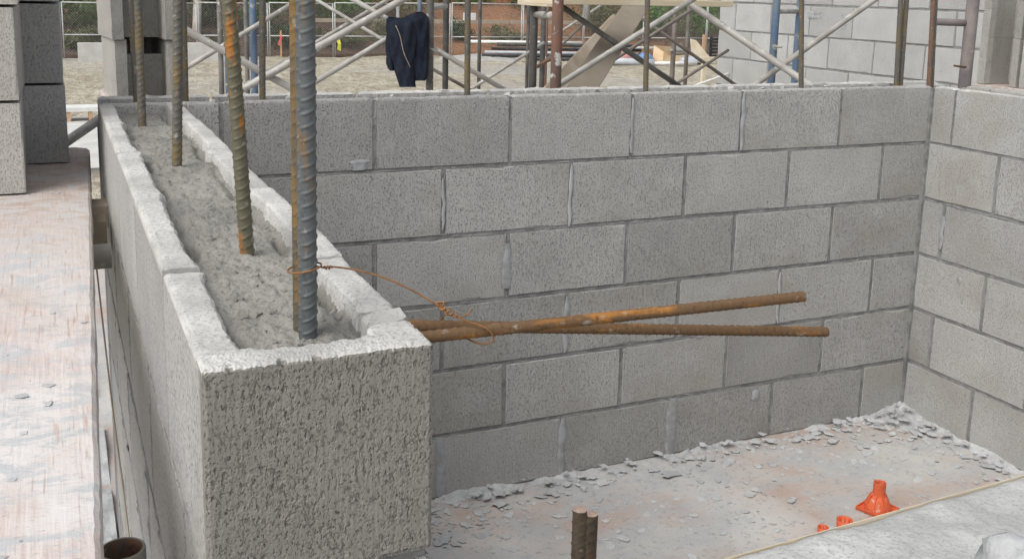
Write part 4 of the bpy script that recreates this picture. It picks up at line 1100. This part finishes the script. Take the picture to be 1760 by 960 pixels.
r_ = random.Random(5)
for i in range(150):
    x = -12+50*r_.random(); y = r_.uniform(40.5, 46); hd.append((x, y, bz(x, y)+r_.uniform(.2, 1.0), r_.uniform(.8, 1.7), r_.uniform(.8, 1.4), r_.uniform(.5, 1.1)))
o = crown('far_planting', hd, 42000, .085, M['leaf'], None, 77); tag(o, 'mass of green planting along the top of the bank', 'planting', kind='stuff')
tr = empty('tree', (4.64, 37.3, bz(4.64, 37.3)), 'tree with a thick pale trunk behind the fence at left', 'tree')
mb = MB(); b0 = bz(4.64, 37.3); mb.tube([(4.60, 37.3, b0-.2), (4.64, 37.3, b0+.6), (4.70, 37.3, b0+1.7), (4.72, 37.35, b0+3.2)], [.17, .15, .14, .11], 14); mb.obj('trunk', M['bark'], tr, True)
crown('crown', [(4.7+rx, 37.3+ry, b0+4+rz_, .9, .9, .7) for rx, ry, rz_ in ((0, 0, 0), (.9, .2, .3), (-.8, -.2, .4), (.1, .5, .9), (.2, -.6, .8), (-.3, .1, 1.3))], 3500, .07, M['leaf_olive'], tr, 7)
for tx, tw_ in ((-.9, .5), (.7, .6), (.1, -.6)):
    mb = MB(); mb.tube([(4.71, 37.33, b0+2.8), (4.71+tx*.5, 37.33+tw_*.3, b0+3.5), (4.71+tx, 37.33+tw_, b0+4.3)], [.07, .045, .02], 8); mb.obj('limb', M['bark'], tr, True)

# ------------------------------------------------------------------ stakes, pile of materials
for (x, y, z1, lb, c) in [(7.05, 34.6, -1.28, 'left wooden survey stake with a pink ribbon by the fence', 'ribbon'), (7.42, 34.5, -1.32, 'right wooden survey stake with a pink ribbon, half hidden by the thick rebar', 'ribbon')]:
    t = empty('survey_stake', (x, y, -2.2), lb, 'stake', 'pink ribboned stakes by the fence')
    mb = MB(); mb.box((x, y, (-2.25+z1)/2), (.05, .03, z1+2.25)); mb.obj('stick', M['stake'], t)
    mb = MB(); mb.box((x, y-.02, z1-.22), (.07, .04, .09)); mb.add([(x-.03, y-.03, z1-.25), (x+.02, y-.03, z1-.25), (x-.06, y-.06, z1-.52), (x-.13, y-.05, z1-.46), (x-.02, y-.045, z1-.36), (x-.10, y-.05, z1-.38)], [(0, 1, 4, 5), (5, 4, 2, 3)]); mb.obj('ribbon', M[c], t)
t = empty('ribbon', (9.0, 34.9, -1.9), 'yellow ribbon tied to the fence behind the big brace', 'ribbon')
mb = MB(); mb.box((8.85, 34.93, -1.42), (.22, .02, .12)); mb.add([(9.02, 34.93, -1.5), (9.16, 34.93, -1.5), (9.22, 34.9, -2.0), (9.08, 34.9, -1.95), (9.10, 34.86, -1.75), (9.22, 34.87, -1.75)], [(0, 1, 5, 4), (4, 5, 2, 3)]); mb.obj('tail', M['ribbon_y'], t)
gx = MB(); gx.add(*grid_mesh(12.2, 17.2, 31.0, 34.6, 50, 40, lambda x, y: -2.24+.22*max(0, 1-((x-14.0)/1.9)**2-((y-33.2)/1.6)**2)+.03*fbm(x*3, y*3, 2, 3))); tag(gx.obj('gravel_heap', mat_mottle('gravel', (.33, .32, .30), (.42, .41, .39), 6, bump=.03, bs=25)), 'low heap of grey gravel left of the pipe stack', 'gravel', kind='stuff')
PG = 'pipes and timbers stacked by the fence'
for (xa, ya, xb, yb, z, r, mt, lb) in [
    (13.6, 33.5, 17.6, 32.6, -1.58, .055, 'white', 'white pipe lying on top of the stack by the fence'),
    (14.5, 33.2, 19.4, 31.9, -1.66, .06, 'tube_dark', 'dark pipe just under the white pipe'),
    (14.2, 33.0, 19.6, 31.7, -1.80, .055, 'black', 'upper black pipe in the middle of the stack'),
    (13.9, 32.9, 19.3, 31.4, -1.92, .055, 'pvc', 'grey blue pipe in the middle of the stack'),
    (13.7, 32.7, 19.5, 31.2, -2.02, .055, 'black', 'black pipe low in the stack'),
    (14.9, 32.2, 19.6, 31.0, -2.12, .050, 'black', 'black pipe lying on the ground in front of the stack'),
    (15.2, 32.9, 20.0, 31.9, -1.98, .060, 'black', 'thick black pipe at the back of the stack'),
    (17.2, 32.6, 20.4, 31.6, -1.72, .055, 'white', 'second white pipe, right of the first on the stack')]:
    mb = MB(); mb.tube([(xa, ya, z), (xb, yb, z)], r, 12); tag(mb.obj('pipe', M[mt], None, True), lb, 'pipe', PG)
for k, (x, zz, L) in enumerate([(15.0, -2.12, .3), (18.4, -2.1, .3)]):
    mb = MB(); mb.box((x, 32.3, -2.13), (.10, 1.8, .12)); tag(mb.obj('timber_bearer', M['wood']), ('left', 'right')[k]+' timber bearer under the pipe stack', 'timber', PG)
def lump(name, c, d, mat, label, cat, seed, amp=.35):
    mb = MB(); nu, nv = 20, 11; V = []
    for j in range(nv):
        a = math.pi*j/(nv-1)
        for i in range(nu):
            q = 2*math.pi*i/nu; dd = Vector((math.sin(a)*math.cos(q), math.sin(a)*math.sin(q), math.cos(a))); r = 1+amp*mn.noise(dd*2.2+Vector((seed, 0, 0)))
            V.append((c[0]+dd.x*d[0]*r, c[1]+dd.y*d[1]*r, max(-2.22, c[2]+dd.z*d[2]*r)))
    mb.add(V, [(j*nu+i, (j+1)*nu+i, (j+1)*nu+(i+1) % nu, j*nu+(i+1) % nu) for j in range(nv-1) for i in range(nu)]); tag(mb.obj(name, M[mat], None, True), label, cat)
lump('plastic_sheet', (18.35, 30.9, -1.95), (.36, .4, .26), 'pink', 'crumpled pink sheet on the rubbish heap', 'sheet', 2)
lump('sack', (17.5, 31.0, -2.0), (.32, .3, .24), 'white', 'white sack with a pink edge left of the pink sheet', 'sack', 5)
lump('sack', (17.75, 30.5, -2.05), (.22, .2, .2), 'wood_pale', 'tan paper sack in front of the white sack', 'sack', 8)
lump('plastic_sheet', (19.0, 30.4, -2.0), (.28, .3, .2), 'blue', 'blue plastic sheet behind the open pipe end', 'sheet', 4)
lump('plastic_sheet', (20.85, 30.2, -2.08), (.55, .3, .15), 'pvc', 'pale blue plastic sheet on the ground at the heap right end', 'sheet', 6)
def pipe_open(a, b, r, label):
    a = Vector(a); b = Vector(b); d = (b-a).normalized(); mt = d.to_track_quat('Z', 'Y').to_matrix(); L = (b-a).length
    mb = MB(); mb.lathe([(r*.82, L*.5), (r*.82, .0), (r, 0), (r, L), (.001, L)], a, 18, mt); tag(mb.obj('pipe', M['pvc'], None, True), label, 'pipe', 'pipes on the rubbish heap')
pipe_open((18.72, 29.35, -2.07), (17.0, 30.6, -2.07), .125, 'grey pipe with its dark open end facing the wall')
mb = MB(); mb.tube([(18.9, 29.6, -2.12), (20.6, 29.6, -2.12)], .07, 12); tag(mb.obj('pipe', M['white'], None, True), 'white pipe on the ground before the plywood box', 'pipe', 'pipes on the rubbish heap')
bx = empty('plywood_box', (19.9, 30.6, -2.2), 'open plywood box of broken panels on the rubbish heap', 'box')
def panel(V, th, name, mat, par):
    V = [Vector(v) for v in V]; nn = (V[1]-V[0]).cross(V[2]-V[0]).normalized()*th; n = len(V); mb = MB()
    mb.add(V+[v+nn for v in V], [tuple(range(n)), tuple(reversed(range(n, 2*n)))]+[(i, (i+1) % n, n+(i+1) % n, n+i) for i in range(n)]); return mb.obj(name, M[mat], par)
panel([(19.35, 30.5, -2.18), (19.6, 30.2, -2.18), (19.62, 30.2, -1.75), (19.40, 30.5, -1.55)], .02, 'panel', 'ply', bx)
panel([(19.35, 30.5, -2.18), (20.4, 30.9, -2.18), (20.4, 30.9, -1.62), (19.40, 30.5, -1.55)], .02, 'panel', 'ply', bx)
panel([(19.6, 30.2, -2.18), (20.5, 30.3, -2.18), (20.4, 30.3, -1.95), (19.9, 30.25, -1.9), (19.62, 30.2, -1.75)], .02, 'panel', 'ply', bx)
o = panel([(21.3, 30.9, -2.18), (22.2, 30.9, -2.15), (21.9, 31.0, -1.8), (21.55, 31.1, -1.4), (21.3, 31.1, -1.35)], .025, 'plywood_sheet', 'wood_pale', None); tag(o, 'triangular pale plywood offcut standing on the rubbish heap', 'plywood')
o = panel([(20.3, 30.7, -1.85), (21.2, 30.9, -1.85), (20.7, 30.8, -1.5), (20.35, 30.7, -1.42)], .025, 'plywood_sheet', 'slab', None); tag(o, 'whitish plywood offcut between the two dark scaffold poles', 'plywood')
mb = MB(); mb.box((21.9, 30.2, -1.98), (1.6, .25, .06)); tag(mb.obj('timber', M['wood_pale']), 'short pale timber lying right of the plywood offcut', 'timber')
mb = MB(); mb.box((22.05, 31.3, -1.7), (.12, .06, 1.0)); tag(mb.obj('stake', M['stake']), 'brown stake beside the triangular plywood offcut', 'stake')
mb = MB(); mb.box((16.5, 23.2, -1.85), (.11, .09, .72)); tag(mb.obj('stake', M['wood_pale']), 'pale square stake in the dirt beside the pale building wall', 'stake')
pk = empty('pallet', (24.1, 33.0, -2.2), 'black plastic pallet standing on edge beside the pale building wall', 'pallet')
for i in range(6):
    mb = MB(); mb.box((24.1, 33.0, -2.1+.13*i), (1.1, .05, .085)); mb.obj('slat', M['black'], pk)
for x in (23.6, 24.1, 24.6):
    mb = MB(); mb.box((x, 33.06, -1.78), (.1, .06, .84)); mb.obj('rib', M['black'], pk)
# trestle on the bright slab at far left
tt = empty('trestle', (.3, 19.3, -2.2), 'low trestle with a white top on the bright slab at far left', 'trestle')
mb = MB(); mb.box((.1, 18.6, -1.93), (1.3, .5, .07)); mb.obj('top', M['white'], tt)
for x in (-.35, .1, .45):
    mb = MB(); mb.box((x, 18.55, -2.04), (.06, .35, .19)); mb.obj('leg', M['stake'], tt)
ta, tb = Vector((-.083, 3.965, -.406)), Vector((.092, 4.129, -.310)); b1 = MB(); b1.tube([ta-(tb-ta)*8.3, tb+(tb-ta)*.8], .021, 12)
bo = b1.obj('scaffold_tube', M['tube_grey'], None, True); tag(bo, 'grey scaffold tube slanting between the dark block stack and the left wall', 'scaffold tube')
